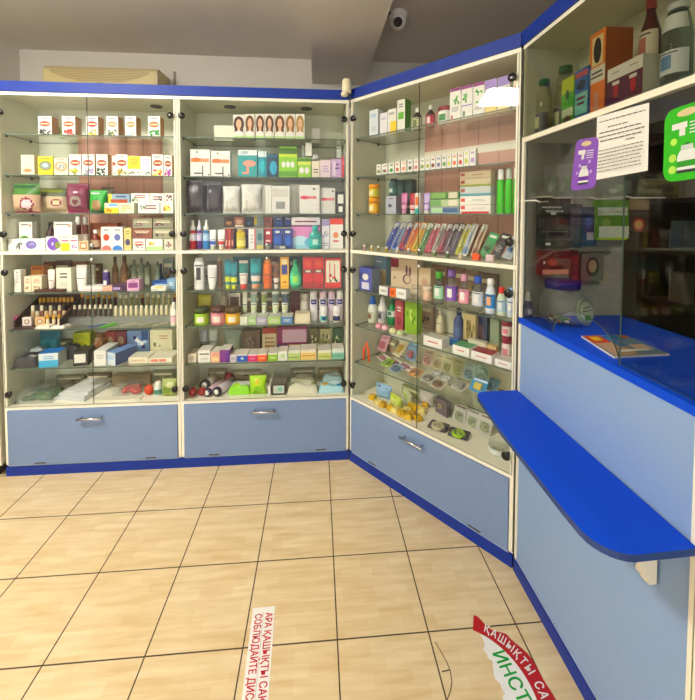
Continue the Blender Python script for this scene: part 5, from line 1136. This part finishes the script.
for x, y, w, d_, rz, c, ds in ((414, 332, .12, .035, 20, 'ece8e2', 'white perforated strip lying flat'), (425, 325, .12, .03, 65, 'eae6e0', 'white perforated strip pointing backwards'), (404, 336, .13, .06, 10, 'd4d2cc', 'clear grey film pack lying flat')):
    u, dd = U.on(x, y, SH[6]); stand_on('angled', u, min(.2, max(.05, dd)), SH[6], 'carton', 'plaster_strip', ds, w, .006, 6, dd=d_, rz=rz, c=c, top=c)
p('bottle', 'lotion_bottle', 'cream bottle with rounded shoulders', 434, 442.6, 311, 333, c='e8e0c0', cap='d8ccb0', lab='f0e8d0', dy=.15)
p('bottle', 'shaving_bottle', 'slate blue bottle standing behind', 451, 462, 309, c='4a5a88', cap='36426a', lab='6a7aa8', dy=.18, shape='round')
p('carton', 'shaving_carton', 'brown leaf patterned carton standing behind', 463.5, 475.6, 313, c='c0b088', p='b .5 .5 .9 .8 5a5030 8a7a48', dy=.14, d=.03)
p('carton', 'shaving_carton', 'dark navy carton standing behind', 476.4, 487, 316, c='3a4a66', p='e .4 .5 .6 .5 8a6a78', dy=.19, d=.05)
p('carton', 'shaving_carton', 'grey green carton standing behind', 490, 499, 320, c='9aa890', dy=.19, d=.05)
for yt, zb, ds in ((337, None, 'maroon lidded white tub under a second tub'), (322.5, 336.5, 'maroon lidded white tub on top of another')):
    p('jar', 'cream_jar', ds, 499.5, 510.5, yt, c='ecdcdc', cap='8a2a40', lab='f0e6e6', pic='d88a98', dy=.1, **({'zb': zb} if zb else {}))
for x0, x1, yt, yb, c, tp, ds, d_, h in ((423.5, 442, 337.5, 0, 'f2f1ec', 'e0ddd0', 'long white plaster box at the shelf edge', .07, 0), (452.6, 469, 346.5, 0, 'f0f2ec', '5fa878', 'white plaster box with green top', .08, 0), (471, 491.5, 353, 0, 'f4f2f2', '9a3a4a', 'white case with maroon rim', .08, 0), (494.6, 511, 360.5, 0, 'f3f2f0', 'e2dcd8', 'plain white flat box by the frame', .07, 0)):
    p('carton', 'plaster_box', ds, x0, x1, yt, c=c, top=tp, d=d_, dy=.025, p='t .5 .5 .6 .3 c88080 1')
for x0, x1, yt, c, ds in ((434, 444, 336, 'e6d030', 'yellow marker box'), (445, 458, 339, '3f78b8', 'bright blue comb case'), (459, 466, 341, '33384a', 'black comb case'), (468, 486, 341, 'ddd8c4', 'ivory soap dish'), (486.5, 496, 346, 'd8c090', 'honey coloured soap bar')):
    p('carton', 'toiletry_box', ds + ' behind the plaster boxes', x0, x1, yt, c=c, d=.03, dy=.11)
p = S('angled', 7)
u, z = U.at(366, 352, .09)
t = thing('tongs', None, 'tongs'); m = MB(); m.tube([(-.02, 0, .002), (-.018, 0, .07), (0, 0, .11), (.018, 0, .07), (.024, 0, .002)], .007, 'ee6a3a', 8); m.build('grip', t); t.location = U.w(max(u, .075), .06, SH[7] + .009); t.rotation_euler = (0, 0, U.a); GOODS.append((t, 'tongs', 'orange plastic tongs standing in the corner', 'tongs', 'angled', 7, u))
def card_flat(x, y, w, h, c, ds, ic='white', item='rect', sh=7, rz=0, tilt=60, cat='blister pack', nm='blister_card', ps='t .5 .85 .8 .12 dgrey 2', zo=.034):
    u, dd = U.on(x, y, SH[sh]); dd = min(.2, max(.045, dd)); u = max(u, w / 2 + .035)
    o = g_card(nm, w, h, c=c, p=ps, item=item, ic=ic, lean=tilt, iname='packed_item')
    o.location = U.w(u, dd, SH[sh] + zo); o.rotation_euler = (0, 0, U.a + R(rz)); GOODS.append((o, nm, ds, cat, 'angled', sh, u))
card_flat(385, 352, .07, .1, 'e0a8b4', 'pink card with a rose shaped teether', 'd86a80', 'ring', tilt=35)
for x, y, rz, ds in ((380, 362, -18, 'white dotted strip card lying in front'), (391, 366, -16, 'white dotted strip card lying next to it'), (402, 371, -14, 'white dotted strip card nearest the middle seam')):
    card_flat(x, y, .1, .06, 'ece6e0', ds, 'b06a78', 'rect', rz=rz, tilt=78, ps='r .2 .5 .12 .2 b06a78;r .5 .5 .12 .2 b06a78;r .8 .5 .12 .2 b06a78', zo=.012)
card_flat(407, 356, .075, .12, 'e2dcc0', 'cream card with yellow printed flowers', 'd8b030', 'rect', tilt=45, rz=-20, ps='e .5 .45 .7 .5 d8b840;b .5 .45 .6 .4 a88a20 e8d060')
card_flat(384, 368, .06, .07, '9fc050', 'green pacifier card by the hinge', '7fa838', 'ring', tilt=70, zo=.012)
card_flat(392, 374, .07, .07, '9fb8c8', 'grey blue pacifier card lying flat', '5a7a98', 'ring', tilt=75, zo=.012)
card_flat(412, 378, .08, .07, 'd8b48a', 'tan nipple card lying flat', 'c89060', 'ring', tilt=75, zo=.012)
card_flat(427, 358, .07, .1, '7fa0c0', 'blue card with a red toy fish', 'b83a50', 'ring', tilt=25)
for i, (x, y, c, ic, ds) in enumerate(((442, 364, 'c8b0a0', 'b87a70', 'dusky pink nipple pack upright'), (452, 367, 'c0b898', 'a8905a', 'khaki nipple pack upright'), (462, 370, 'b8b48c', '9a9a50', 'olive nipple pack upright'), (472, 373, 'a8ac80', '8f9a40', 'moss nipple pack upright'), (484, 376, '8fa8a0', '4a7a88', 'teal grey nipple pack upright'), (496, 380, '7a9a88', '3a6a58', 'sea green nipple pack upright'))):
    card_flat(x, y, .062, .09, c, ds, ic, 'ring', tilt=22)
for x, y, c, ic, ds in ((425, 384, 'd2d0c6', '8a8a80', 'grey clear pack lying before the fish card'), (436, 378, 'c8c6b8', 'e0e0da', 'silver clear pack lying flat'), (444, 385, 'c4c8b0', 'f0f0ea', 'pale clear pack with a white disc'), (456, 392, 'd0d0c8', 'b8b8b0', 'grey clear pack at the shelf edge'), (431, 392, 'ded8c4', '8a6a50', 'beige clear pack at the shelf edge')):
    card_flat(x, y, .075, .075, c, ds, ic, 'ring', tilt=76, zo=.012)
card_flat(476, 396, .08, .075, '3f98d0', 'bright sky blue card with yellow picture', 'e8d040', 'rect', tilt=50, zo=.02, ps='r .5 .85 .9 .14 e8f2fa;e .35 .5 .4 .3 d8d040')
card_flat(491, 394, .055, .075, '6a9ab0', 'steel blue clear pack beside the sky blue card', '3f7a98', 'ring', tilt=55, zo=.02)
p = S('angled', 8)
def heap(x, y, kind, nm, ds, w, h, d_, rz=0, cat=None, zo=0, **k):
    u, dd = U.on(x, y, SH[8]); stand_on('angled', u, min(.24, max(.05, dd)), SH[8] + zo, kind, nm, ds, w, h, 8, dd=d_, rz=rz, cat=cat, **k)
heap(384, 398, 'pouch', 'baby_sock_bag', 'light blue bag with dark clips', .11, .085, .04, rz=10, c='8fb4d4', zones='e .25 .85 .12 .1 1a1a20;e .7 .8 .12 .1 1a1a20;r .5 .3 .8 .3 a8c8e2')
heap(396, 407, 'pouch', 'gummy_bag', 'lime bag of gummies', .09, .07, .04, rz=-10, c='bcd060', zones='r .5 .5 .7 .5 d4e090')
heap(407, 404, 'carton', 'gummy_carton', 'white and lime leaning packet', .075, .075, .02, rz=-30, c='e6ecc4', p='r .5 .7 .8 .3 c0d878;t .5 .35 .7 .3 olive 2')
gx = [(373, 399), (377, 404), (382, 407), (387, 411), (392, 414), (397, 418), (402, 415), (407, 412), (412, 416), (417, 410), (422, 413), (418, 420), (404, 421), (398, 411), (425, 407), (412, 408)]
for i, (x, y) in enumerate(gx):
    u, dd = U.on(x, y, SH[8]); 
    stand_on('angled', u, max(.045, dd), SH[8], 'flatbag', 'gummy_packet', 'packet of golden gummies in the loose heap', .042, .03, 8, dd=.04, rz=i * 47, c=('d9b440+', 'ead890+', 'c9a030+')[i % 3])
heap(443, 414, 'carton', 'gift_packet', 'grey square packet with round badge standing', .085, .085, .03, rz=-12, c='6f6670', p='e .35 .5 .3 .3 c8c080;e .35 .5 .16 .16 5a5a40')
heap(434, 400, 'pouch', 'gift_bag', 'pale grey bag behind the badge packet', .1, .08, .04, c='c4c0b8', zones='r .5 .5 .6 .4 d8d6d0')
for x, y, rz, c, ic, ds in ((436, 431, 12, '4a4048', 'c8c0a0', 'dark card with a beige pacifier lying flat'), (457, 439, 14, '57505a', 'a0c828', 'dark card with a lime pacifier lying flat')):
    card_flat(x, y, .1, .075, c, ds, ic, 'ring', sh=8, rz=rz, tilt=84, zo=.006, ps='')
for x, y, ds in ((464, 418, 'clear packed pacifier standing third from the frame'), (476, 424, 'clear packed pacifier standing second from the frame'), (488, 430, 'clear packed pacifier standing next to the frame')):
    card_flat(x, y, .07, .085, 'cfcfc6', ds, 'a8b088', 'ring', sh=8, tilt=25, zo=.004, ps='r .5 .9 .8 .1 7a6a60')
heap(498, 452, 'jar', 'soother_box', 'clear rounded box holding a soother by the frame', .085, .045, .06, c='clearplastic', cap='clearplastic', lab='dfe6e2')

# ---- further pieces in the back rows
for uk, sh, L in (('outer', 5, ((44, 54, 262, '7a4a36', 'brown carton in the back row'), (55, 70, 261, '5f4034', 'dark brown carton in the back row'), (73, 87, 262, '8a5a48', 'reddish brown carton in the back row'), (88, 100, 264, '6f4a40', 'umber carton in the back row'), (129, 149, 265, '98a08a', 'grey green carton behind the glass bottles'), (163, 173, 259, '8f9898', 'blue grey carton in the back row'))),
                  ('outer', 7, ((60, 71, 340, '6a7058', 'moss grey carton in the back row'), (92, 103, 334, '8a6048', 'tan brown carton in the back row'))),
                  ('outer', 8, ((56, 84, 376, '8f8f7c', 'drab grey carton in the back row'), (86, 110, 374, '6f6450', 'dull brown carton in the back row'), (152, 174, 371, '8a9480', 'sage carton in the back row'))),
                  ('middle', 5, ((194, 215, 262, 'a0987c', 'drab carton behind the white bottle'), (264, 278, 257, '6a3a26', 'dark brown carton behind the orange bottle'), (289, 302, 257, '2a4a34', 'bottle green carton in the back row'))),
                  ('middle', 6, ((242, 260, 294, '7d806a', 'olive grey carton behind the hand creams'), (261, 290, 294, '6f7468', 'slate green carton behind the hand creams'), (309, 344, 295, 'a89c98', 'taupe carton behind the deodorants'))),
                  ('middle', 8, ((208, 226, 370, 'a39a80', 'tan carton in the back row'), (232, 262, 371, 'b4b29c', 'beige carton in the back row'), (291, 315, 369, '9f9c84', 'khaki carton in the back row'), (318, 344, 369, 'a89a78', 'sand carton in the back row'))),
                  ('angled', 5, ((432, 447, 266, '9a7a68', 'brown carton behind the green capped oil'), (448, 463, 268, '8a6a5c', 'cocoa carton behind the pink capped oil'), (464, 479, 271, 'a08a74', 'tan carton behind the blue capped bottle'), (480, 497, 274, '7a6a60', 'dark taupe carton behind the baby lotion'))),
                  ('angled', 6, ((418, 433, 303, 'b09a88', 'dusky beige carton in the back row'),)),
                  ('angled', 7, ((376, 396, 338, 'a09a84', 'grey beige carton in the back row'),)),
                  ('angled', 8, ((402, 420, 388, 'a4ac80', 'pale olive carton in the back row'),))):
    for x0, x1, yt, c, ds in L:
        place(uk, sh, SH[sh], 'carton', 'stored_carton', ds, x0, x1, yt, dy=.258, d=.03, c=c, p='r .5 .75 .8 .14 cream;b .5 .4 .7 .4 dgrey tan;t .5 .12 .7 .1 lgrey 1')
# ---- upper cabinet over the counter
SHC = {1: UZ}
q = lambda kind, name, desc, x0, x1, yt, **k: place('counter', 1, UZ, kind, name, desc, x0, x1, yt, ins=False, **k)
for x0, x1, yt, ds in ((529, 546, 79.5, 'clear yellowish bottle with green cap, innermost'), (537.5, 556, 73, 'clear yellowish bottle with green cap, middle of three'), (546, 568, 66, 'clear yellowish bottle with green cap, beside the green box')):
    q('bottle', 'oil_bottle', ds, x0, x1, yt, c='yellowliquid', cap='2c6a38', lab='5a5560', pic='d8d8b0', shape='round', capf=.09, dy=.04 if x0 < 535 else .12 if x0 < 545 else .105, labz=(.1, .45), neck=.55)
q('carton', 'balm_carton', 'green and yellow carton beside the bottles', 562, 574, 78, c='58b030', p='r .5 .85 1 .3 c8d830;r .5 .3 .9 .16 e8ecd8;e .5 .12 .7 .24 5a4030;e .5 .66 .3 .2 2a5a28', d=.045, dy=.05)
q('carton', 'balm_carton', 'blue and aqua carton with dark horse', 575.5, 588, 69, c='3f70b8', p='r .5 .35 1 .4 8fd8cc;e .5 .7 .7 .2 26304a;r .5 .9 1 .1 c05a60;t .5 .4 .7 .2 wine 2', d=.045, dy=.04)
q('bottle', 'balm_bottle', 'amber bottle with cream cap behind the blue carton', 581, 593, 54, c='8a3a28', cap='ecdcb4', lab='c05058', shape='round', capf=.14, dy=.11)
q('carton', 'balm_carton', 'tall orange carton with black horse and leg', 590.5, 606, 31.5, c='ee8a22', side='a85a20', top='f0b020', p='r .5 .78 .7 .34 f2e0b0;e .5 .78 .5 .3 2a2020;r .5 .5 1 .18 f4efe0;t .5 .5 .8 .1 dgrey 2;e .45 .18 .2 .3 d8a080;r .6 .14 .14 .28 d8a080', d=.09, dy=.05)
q('carton', 'rosehip_carton', 'large maroon and white carton with red pods', 608, 643, 62, c='5a1a38', side='d8d8cc', p='r .5 .85 1 .3 f2f0ea;t .25 .86 .3 .05 grey 1;t .75 .86 .3 .05 grey 1;e .27 .42 .16 .34 b8303f;e .76 .42 .16 .34 b8303f;r .27 .6 .2 .08 f0ece8;r .76 .6 .2 .08 f0ece8;r .5 .35 .01 .7 3f1028;e .27 .08 .14 .05 e0d0d4;e .76 .08 .14 .05 e0d0d4', d=.06, dy=.03)
q('bottle', 'wine_bottle', 'dark red bottle with cream label behind the maroon carton', 632, 655, -2, c='4a1218+', cap='8a2030', lab='e9e2d0', pic='b87a6a', shape='round', capf=.1, dy=.12, labz=(.45, .78))
q('bottle', 'water_bottle', 'big clear water bottle with white labels', 651, 684, 3, c='darkwater', cap='dfe6ea', lab='e3eaf0', pic='6a90b8', shape='round', capf=.07, dy=.05, labz=(.22, .5), neck=.6, neckl='dfe6e8')
q('bottle', 'water_bottle', 'second clear water bottle partly out of view', 688, 720, -14, c='darkwater', cap='dfe6ea', lab='e0ecec', pic='5aa8a0', shape='round', capf=.07, dy=.08, labz=(.22, .5), neck=.6)

# ---- counter: notices on the glass, things on the worktop, rack behind it
Uc = UNITS['counter']
def panel(name, label, cat, quad, y, c, deco, dz=.0012, rounded=0):
    P = [Uc.at(x, yy, y) for x, yy in quad]      # tl tr br bl
    t = thing(name, label, cat, Uc.w(0, y), Uc.a)
    m = MB()
    if rounded:
        out = []
        n = len(P)
        for i in range(n):
            a, b, c2 = Vector(P[i - 1]), Vector(P[i]), Vector(P[(i + 1) % n])
            ra = b + (a - b).normalized() * rounded; rc = b + (c2 - b).normalized() * rounded
            for k in range(6): s = k / 5; out.append(ra.lerp(b, s).lerp(b.lerp(rc, s), s))
        P2 = [(v.x, v.y) for v in out]
    else: P2 = P
    m.sprism(P2[::-1], -dz, 0, c); m.build('sheet', t)
    tl, tr, br, bl = [Vector(v) for v in P]
    def at(a, b): return (tl.lerp(tr, a)).lerp(bl.lerp(br, a), b)     # a across, b down
    d = MB(); off = [dz + .0004]
    def quadr(a0, b0, a1, b1, col):
        d.face([(v.x, -off[0], v.y) for v in (at(a0, b1), at(a1, b1), at(a1, b0), at(a0, b0))], col); off[0] += .00006
    def ell(a, b, ra, rb, col):
        d.face([(v.x, -off[0], v.y) for v in (at(a + ra * math.cos(2 * PI * i / 18), b - rb * math.sin(2 * PI * i / 18)) for i in range(18))], col); off[0] += .00006
    deco(quadr, ell); d.build('print', t)
def paper(qd, el):
    rr = random.Random(4)
    for b, n in ((.09, 1), (.2, .6), (.27, .95), (.335, .98), (.4, .9)):
        x = .05 + (1 - n) * .5
        while x < .05 + n * .88:
            w = rr.uniform(.04, .11); qd(x, b, min(x + w, .95), b + .014, '3a3a3e'); x += w + .018
    qd(.62, .46, .78, .472, '4a4a4e')
    for b in (.55, .605, .66, .715, .77, .825, .88):
        x = .08
        while x < .9:
            w = rr.uniform(.03, .1); qd(x, b, min(x + w, .94), b + .012, '4a4a4e'); x += w + .016
panel('paper_notice', 'white paper notice taped to the glass', 'notice', ((597.5, 117), (649.5, 102.5), (648, 170.5), (595.5, 180)), -.004, 'paper', paper)
def bottlepic(lab, acc, capc, dots):
    def f(qd, el):
        for a, b, r in dots: el(a, b, r, r * .7, acc)
        qd(.46, .5, .54, .58, capc); el(.5, .7, .2, .14, 'e8ecea'); qd(.3, .7, .7, .88, 'e8ecea'); qd(.3, .74, .7, .82, lab); qd(.3, .86, .7, .9, '2a2a30')
        qd(.38, .53, .62, .6, 'cfd4d2'); el(.5, .1, .22, .05, 'd8c8a0'); qd(.18, .22, .5, .3, 'e9e9e6'); qd(.34, .3, .46, .4, 'e9e9e6')
        for k in range(4): qd(.55, .24 + k * .045, .85, .255 + k * .045, 'efeaf4')
    return f
panel('hanging_card', 'purple product card on the counter glass beside the paper notice', 'advertising card', ((577, 140), (599.5, 136.5), (596, 188), (571, 191)), -.004, '8a62b8', bottlepic('6a3a98', 'd0b8e8', '5a3a88', ((.3, .52, .05), (.7, .46, .05), (.78, .66, .05), (.2, .66, .04))), .002, .02)
panel('hanging_card', 'bright green product card with white bottle on the counter glass', 'advertising card', ((666, 112), (716, 95), (716, 176), (664, 183)), -.004, '3fae1e', bottlepic('2f8a2a', 'b8e070', '2a6a28', ((.22, .46, .07), (.74, .42, .07), (.2, .68, .08), (.2, .84, .08), (.8, .8, .07))), .003, .03)

# worktop goods
def on_top(x, y): return Uc.on(x, y, CT)
u, d = on_top(528, 316)
o = g_bottle('drops_bottle', .038, .105, c='2c2f70', cap='f2f2ee', lab='7f86b0', pic='f0f0f0', capf=.36, taper=.5, neck=.55)
o.location = Uc.w(Uc.at(528, 305, .036)[0], .036, CT + .0005); tag(o, 'small navy bottle with white cap on the blue worktop', 'bottle')
u, d = on_top(562, 321); d = .13
u = Uc.at(562, 312, d)[0]; 0
t = thing('glass_jar', 'round clear glass jar with dark blue lid on the worktop', 'jar', Uc.w(u, d, CT + .0005), Uc.a)
hj = .165; rj = .086
MB().lathe([(rj * .7, 0), (rj * .95, hj * .12), (rj, hj * .4), (rj * .88, hj * .68), (rj * .66, hj * .8), (rj * .66, hj * .84)], 'clearplastic', 24).build('jar_body', t)
MB().lathe([(0, hj * .82), (rj * .72, hj * .82), (rj * .74, hj * .98), (rj * .7, hj), (0, hj)], '2a2a86', 24).build('lid', t)
n = 20; cd = MB()
rot = Matrix.Rotation(R(112), 4, 'Z') @ Matrix.Translation((0, -rj * .98, hj * .36)) @ Matrix.Rotation(R(80), 4, 'X')
cd.lathe([(0, 0), (rj * .55, 0), (rj * .6, .008), (rj * .5, .012), (0, .012)], '8f9c8c', 24); cd.lathe([(0, .0124), (rj * .44, .0124), (rj * .4, .014), (0, .014)], 'b8c4b0', 20); cd.box(-.02, .012, -.03, -.012, .0145, .016, '4f8a4a'); cd.box(-.028, .026, .002, .006, .0145, .016, '5a6460'); cd.box(-.022, .02, .014, .018, .0145, .016, '5a6460'); cd.move(rot).build('round_sticker', t)
cn = MB()
for i in range(14):
    a, r_ = rnd.uniform(0, 6.28), rnd.uniform(0, rj * .55); cn.box(r_ * math.cos(a) - .007, r_ * math.cos(a) + .007, r_ * math.sin(a) - .006, r_ * math.sin(a) + .006, .003 + rnd.uniform(0, .012), .014 + rnd.uniform(0, .012), rnd.choice(['4f8a4a', 'b8b080', 'e0dcd0', '8a5a3a']))
cn.build('contents', t)
Q = [on_top(*v) for v in ((572, 337.5), (615, 336.5), (659.5, 356), (603.5, 359))]
sh_ = max(0, .035 - min(q_[1] for q_ in Q))
Q = [Vector((a, b + sh_)) for a, b in Q]
t = thing('magazine', 'glossy magazine with colourful cover lying on the worktop', 'magazine', Uc.w(0, 0, CT + .0005), Uc.a)
def mq(a, b, inset=0): return (Q[0].lerp(Q[1], a)).lerp(Q[3].lerp(Q[2], a), b)
pg = MB(); pg.prism([tuple(v) for v in (Q[3], Q[2], Q[1], Q[0])], 0, .005, 'e9e6e0'); pg.build('pages', t)
cv = MB(); lay = .0054
for a0_, b0_, a1_, b1_, c in ((.01, .01, .99, .99, '7f8a94'), (.02, .02, .4, .5, 'c8503a'), (.05, .4, .5, .97, 'b89a80'), (.4, .05, .75, .6, '3f78b0'), (.55, .3, .97, .9, '6f8aa0'), (.1, .1, .3, .3, 'e8c050'), (.6, .55, .9, .8, 'd8b8a0'), (.2, .75, .8, .85, 'e6e2dc'), (.75, .08, .95, .2, 'c86a4a')):
    cv.face([(v.x, v.y, lay) for v in (mq(a0_, b1_), mq(a1_, b1_), mq(a1_, b0_), mq(a0_, b0_))], c); lay += .0003
cv.build('cover', t)

# panel behind the worktop with hooks
Us = UNITS['staff']
tw = MB(); tw.box(0, .44, 0, .018, 0, 2.19, 'staffgrey')
tag(tw.build('partition_panel'), kind='structure').location = Us.w(0, 0)
bpy.data.objects['partition_panel'].name = 'wall_partition'
def hook(x0, x1, y, ds):
    a, z = Us.at(x0, y, -.12); b, _ = Us.at(x1, y, -.12)
    m = MB(); m.tube([((a), -.002, z + .012), (a, -.12, z + .01), (a + .01, -.125, z + .004), (b, -.125, z + .006)], .0028, 'e6e4dc', 8)
    m.box(a - .008, a + .008, -.004, 0, z - .01, z + .03, 'lgrey')
    o = tag(m.build('wire_hook'), ds, 'hook', 'wire hooks on the partition'); o.location = Us.w(0, 0); return o
hook(536, 548, 203, 'short wire hook above the black pack'); hook(551, 588, 199, 'wire hook arm above the dark blue packs'); hook(592, 622, 200, 'wire hook arm above the green pack'); hook(628, 664, 199, 'long wire hook arm above the brown pack')
def hang(name, label, cat, x0, x1, yt, yb, dy, kind, **k):
    u0, z1 = Us.at(x0, yt, dy); u1, z0 = Us.at(x1, yb, dy)
    o = MAKE[kind](name, u1 - u0, z1 - z0, k.pop('d', .025), **k); o.location = Us.w((u0 + u1) / 2, dy + .013, z0); tag(o, label, cat, 'packs hanging on hooks behind the glass'); return o
o = hang('hanging_pack', 'black pack hanging on the grey partition above the red pack', 'pack', 540, 570, 198, 249, -.06, 'carton', c='211c1e', p='t .4 .82 .8 .07 lgrey 1;r .45 .7 .16 .05 f0f0ec;t .5 .34 .9 .012 lgrey 1;r .3 .1 .16 .05 f0f0ec;t .6 .18 .9 .012 grey 1;e .6 .5 .5 .3 35292a', d=.02)
lt = MB(); wd = add_text(lt, 'TERMINATOR', .013, Matrix.Identity(4), 'f2f2f2', .95)
lt.move(Matrix.Translation((-wd * .55, -.0125, .148)) @ Matrix.Rotation(PI / 2, 4, 'X')); lt.build('lettering', o)
hang('hanging_pack', 'dark red pack with bright lower edge below the black pack', 'pack', 540, 572, 250, 275, -.055, 'carton', c='6a2226', p='r .5 .12 .8 .2 e8a090;e .4 .5 .3 .3 b84a40;r .15 .5 .06 .1 f0e0d8', d=.02)
hang('hanging_pack', 'pinkish red pouch hanging low beside the dark red pack', 'pack', 572, 580, 250, 292, -.03, 'pouch', c='7a2a38', zones='r .5 .3 .7 .2 a8505a', d=.02)
hang('hanging_pack', 'violet grey patterned pack beside the black pack', 'pack', 571, 583, 204, 248, -.06, 'pouch', c='4a4454', zones='e .5 .3 .7 .4 5a6068;r .5 .8 .8 .2 5f5566', d=.02)
hang('hanging_pack', 'dark blue pack with pale strip', 'pack', 583.5, 597, 207, 246, -.06, 'carton', c='2a3560', p='r .6 .25 .6 .2 a8a8b8;e .4 .6 .5 .3 3f5aa0', d=.02)
hang('hanging_pack', 'green and white pack in the middle of the hooks', 'pack', 597, 629, 200, 240, -.07, 'carton', c='5f8a3a', p='r .5 .72 .9 .2 c8d0c0;r .55 .2 .9 .3 d4dcc8;e .3 .45 .3 .2 8aa860;r .5 .03 .9 .06 a8c840', d=.02)
hang('hanging_pack', 'brown pack with a red ring beside the green pack', 'pack', 630, 649, 198, 232, -.07, 'carton', c='4a3c34', p='r .5 .82 1 .34 8a7458;e .5 .22 .6 .4 a85048;e .5 .22 .4 .26 d0a878', d=.02)
for x0, x1, yt, yb, ds in ((546, 560, 166, 197, 'silver film pack hanging beside the purple card'), (558, 574, 164, 196, 'silver green film pack behind the purple card'), (604, 634, 180, 196, 'grey film pack hanging under the paper notice')):
    hang('foil_pack', ds, 'pack', x0, x1, yt, yb, -.05, 'pouch', c='filmbag', d=.03, zones='e .5 .5 .4 .5 9aa890;e .3 .3 .3 .3 b8bcb4')
hang('hanging_pack', 'olive pouch hanging on the last hook', 'pack', 640, 682, 178, 198, -.09, 'pouch', c='5c5638', zones='e .6 .5 .4 .5 3a3420', d=.035)
hang('picture_card', 'small card with a portrait oval on the grey partition', 'card', 583, 605, 253, 281, -.03, 'carton', c='7a7470', p='e .5 .5 .6 .7 4a3a34;e .5 .52 .36 .46 b89a80', d=.008)
hang('pale_patch', 'pale grey patch on the lower partition above the worktop', 'notice', 583, 622, 258, 313, -.008, 'carton', c='a8aaa4', d=.004)  # paler patch over the brighter lower part of the partition

# dim dispensary shelving far behind the counter
t = thing('dispensary_shelf', 'dark wooden shelving in the dim room behind the counter', 'shelving', (2.35, 1.2, 0))
m = MB()
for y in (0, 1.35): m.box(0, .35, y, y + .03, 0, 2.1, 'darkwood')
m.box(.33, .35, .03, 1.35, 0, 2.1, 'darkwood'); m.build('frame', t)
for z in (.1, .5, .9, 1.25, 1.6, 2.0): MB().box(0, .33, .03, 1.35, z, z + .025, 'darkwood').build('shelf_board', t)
k_ = 0
for z in (.925, 1.275, 1.625):
    for y in (.12, .3, .48, .7, .9, 1.15):
        c = ['9a8f80', '6a7a80', 'b8b0a4', '5a4a48', '8a9088'][k_ % 5]; nm = ['beige', 'slate', 'light grey', 'brown', 'grey green'][k_ % 5]
        o = (g_carton('stock_carton', .1, .14 + .03 * (k_ % 3), .08, c=c) if k_ % 2 else g_bottle('stock_bottle', .06, .16, c=c, cap='lgrey', lab='d8d4cc'))
        o.location = (2.45, 1.2 + y, z + .0005); o.rotation_euler = (0, 0, -PI / 2)
        lv = {.925: 'lower', 1.275: 'middle', 1.625: 'upper'}[z]; od = ('first', 'second', 'third', 'fourth', 'fifth', 'sixth')[(.12, .3, .48, .7, .9, 1.15).index(y)]
        tag(o, f'dim {nm} {"box" if k_ % 2 else "bottle"}, {od} from the customer side on the {lv} dispensary board', 'box' if k_ % 2 else 'bottle', 'stock on the dispensary shelving'); k_ += 1

# ------------------------------------------------------------------ labels of the shelf goods
SHN = {1: 'top', 2: 'second', 3: 'third', 4: 'fourth', 5: 'fifth', 6: 'sixth', 7: 'seventh', 8: 'bottom'}
REF = {'outer': 'the side wall', 'middle': 'the outer cabinet', 'angled': 'the middle cabinet', 'counter': 'the angled cabinet'}
ORD = ['first', 'second', 'third', 'fourth', 'fifth', 'sixth', 'seventh', 'eighth', 'ninth', 'tenth', 'eleventh', 'twelfth', 'thirteenth', 'fourteenth', 'fifteenth', 'sixteenth', 'seventeenth', 'eighteenth', 'nineteenth', 'twentieth']
byk, names = {}, {}
for g in GOODS:
    if g[2] is None: continue
    byk.setdefault((g[2], g[4], g[5]), []).append(g); names.setdefault((g[1], g[4], g[5]), []).append(g)
for (ds, uk, sh), L in byk.items():
    L.sort(key=lambda g: g[6])
    where = 'in the cabinet above the counter' if uk == 'counter' else f'{SHN[sh]} shelf of the {uk} cabinet'
    for i, g in enumerate(L):
        lab = f'{ds}, {where}' if len(L) == 1 else f'{ORD[i]} {ds}, {SHN[sh]} shelf of {uk} cabinet'
        if len(lab.replace(',', ' ').replace('-', ' ').split()) > 16: lab = f'{ds}, {SHN[sh]} shelf, {uk} cabinet'
        n = len(names[(g[1], uk, sh)])
        pl = g[1].replace('_', ' ')
        tag(g[0], lab, g[3], f'{pl} pieces on the {SHN[sh]} shelf of the {uk} cabinet' if n > 1 else None)
for g in GOODS:
    if g[2] is None: tag(g[0], cat=g[3])
    if g[1] == 'gummy_packet': g[0]['label'] = 'packet of golden gummies in the loose heap on the bottom shelf'

# ------------------------------------------------------------------ light and picture settings
w = bpy.data.worlds.new('front_fill'); scn.world = w; w.use_nodes = True  # even fill added from the open side behind the camera
bg = w.node_tree.nodes['Background']; bg.inputs[0].default_value = (1, .985, .95, 1); bg.inputs[1].default_value = 2.1
scn.view_settings.view_transform = 'Standard'; scn.view_settings.look = 'None'; scn.view_settings.gamma = 1; scn.view_settings.use_curve_mapping = False
scn.view_settings.exposure = .13
cy_ = scn.cycles
cy_.max_bounces = 10; cy_.diffuse_bounces = 4; cy_.glossy_bounces = 4; cy_.transmission_bounces = 8; cy_.transparent_max_bounces = 32
cy_.use_denoising = True; cy_.caustics_reflective = False; cy_.caustics_refractive = False; cy_.sample_clamp_indirect = 6
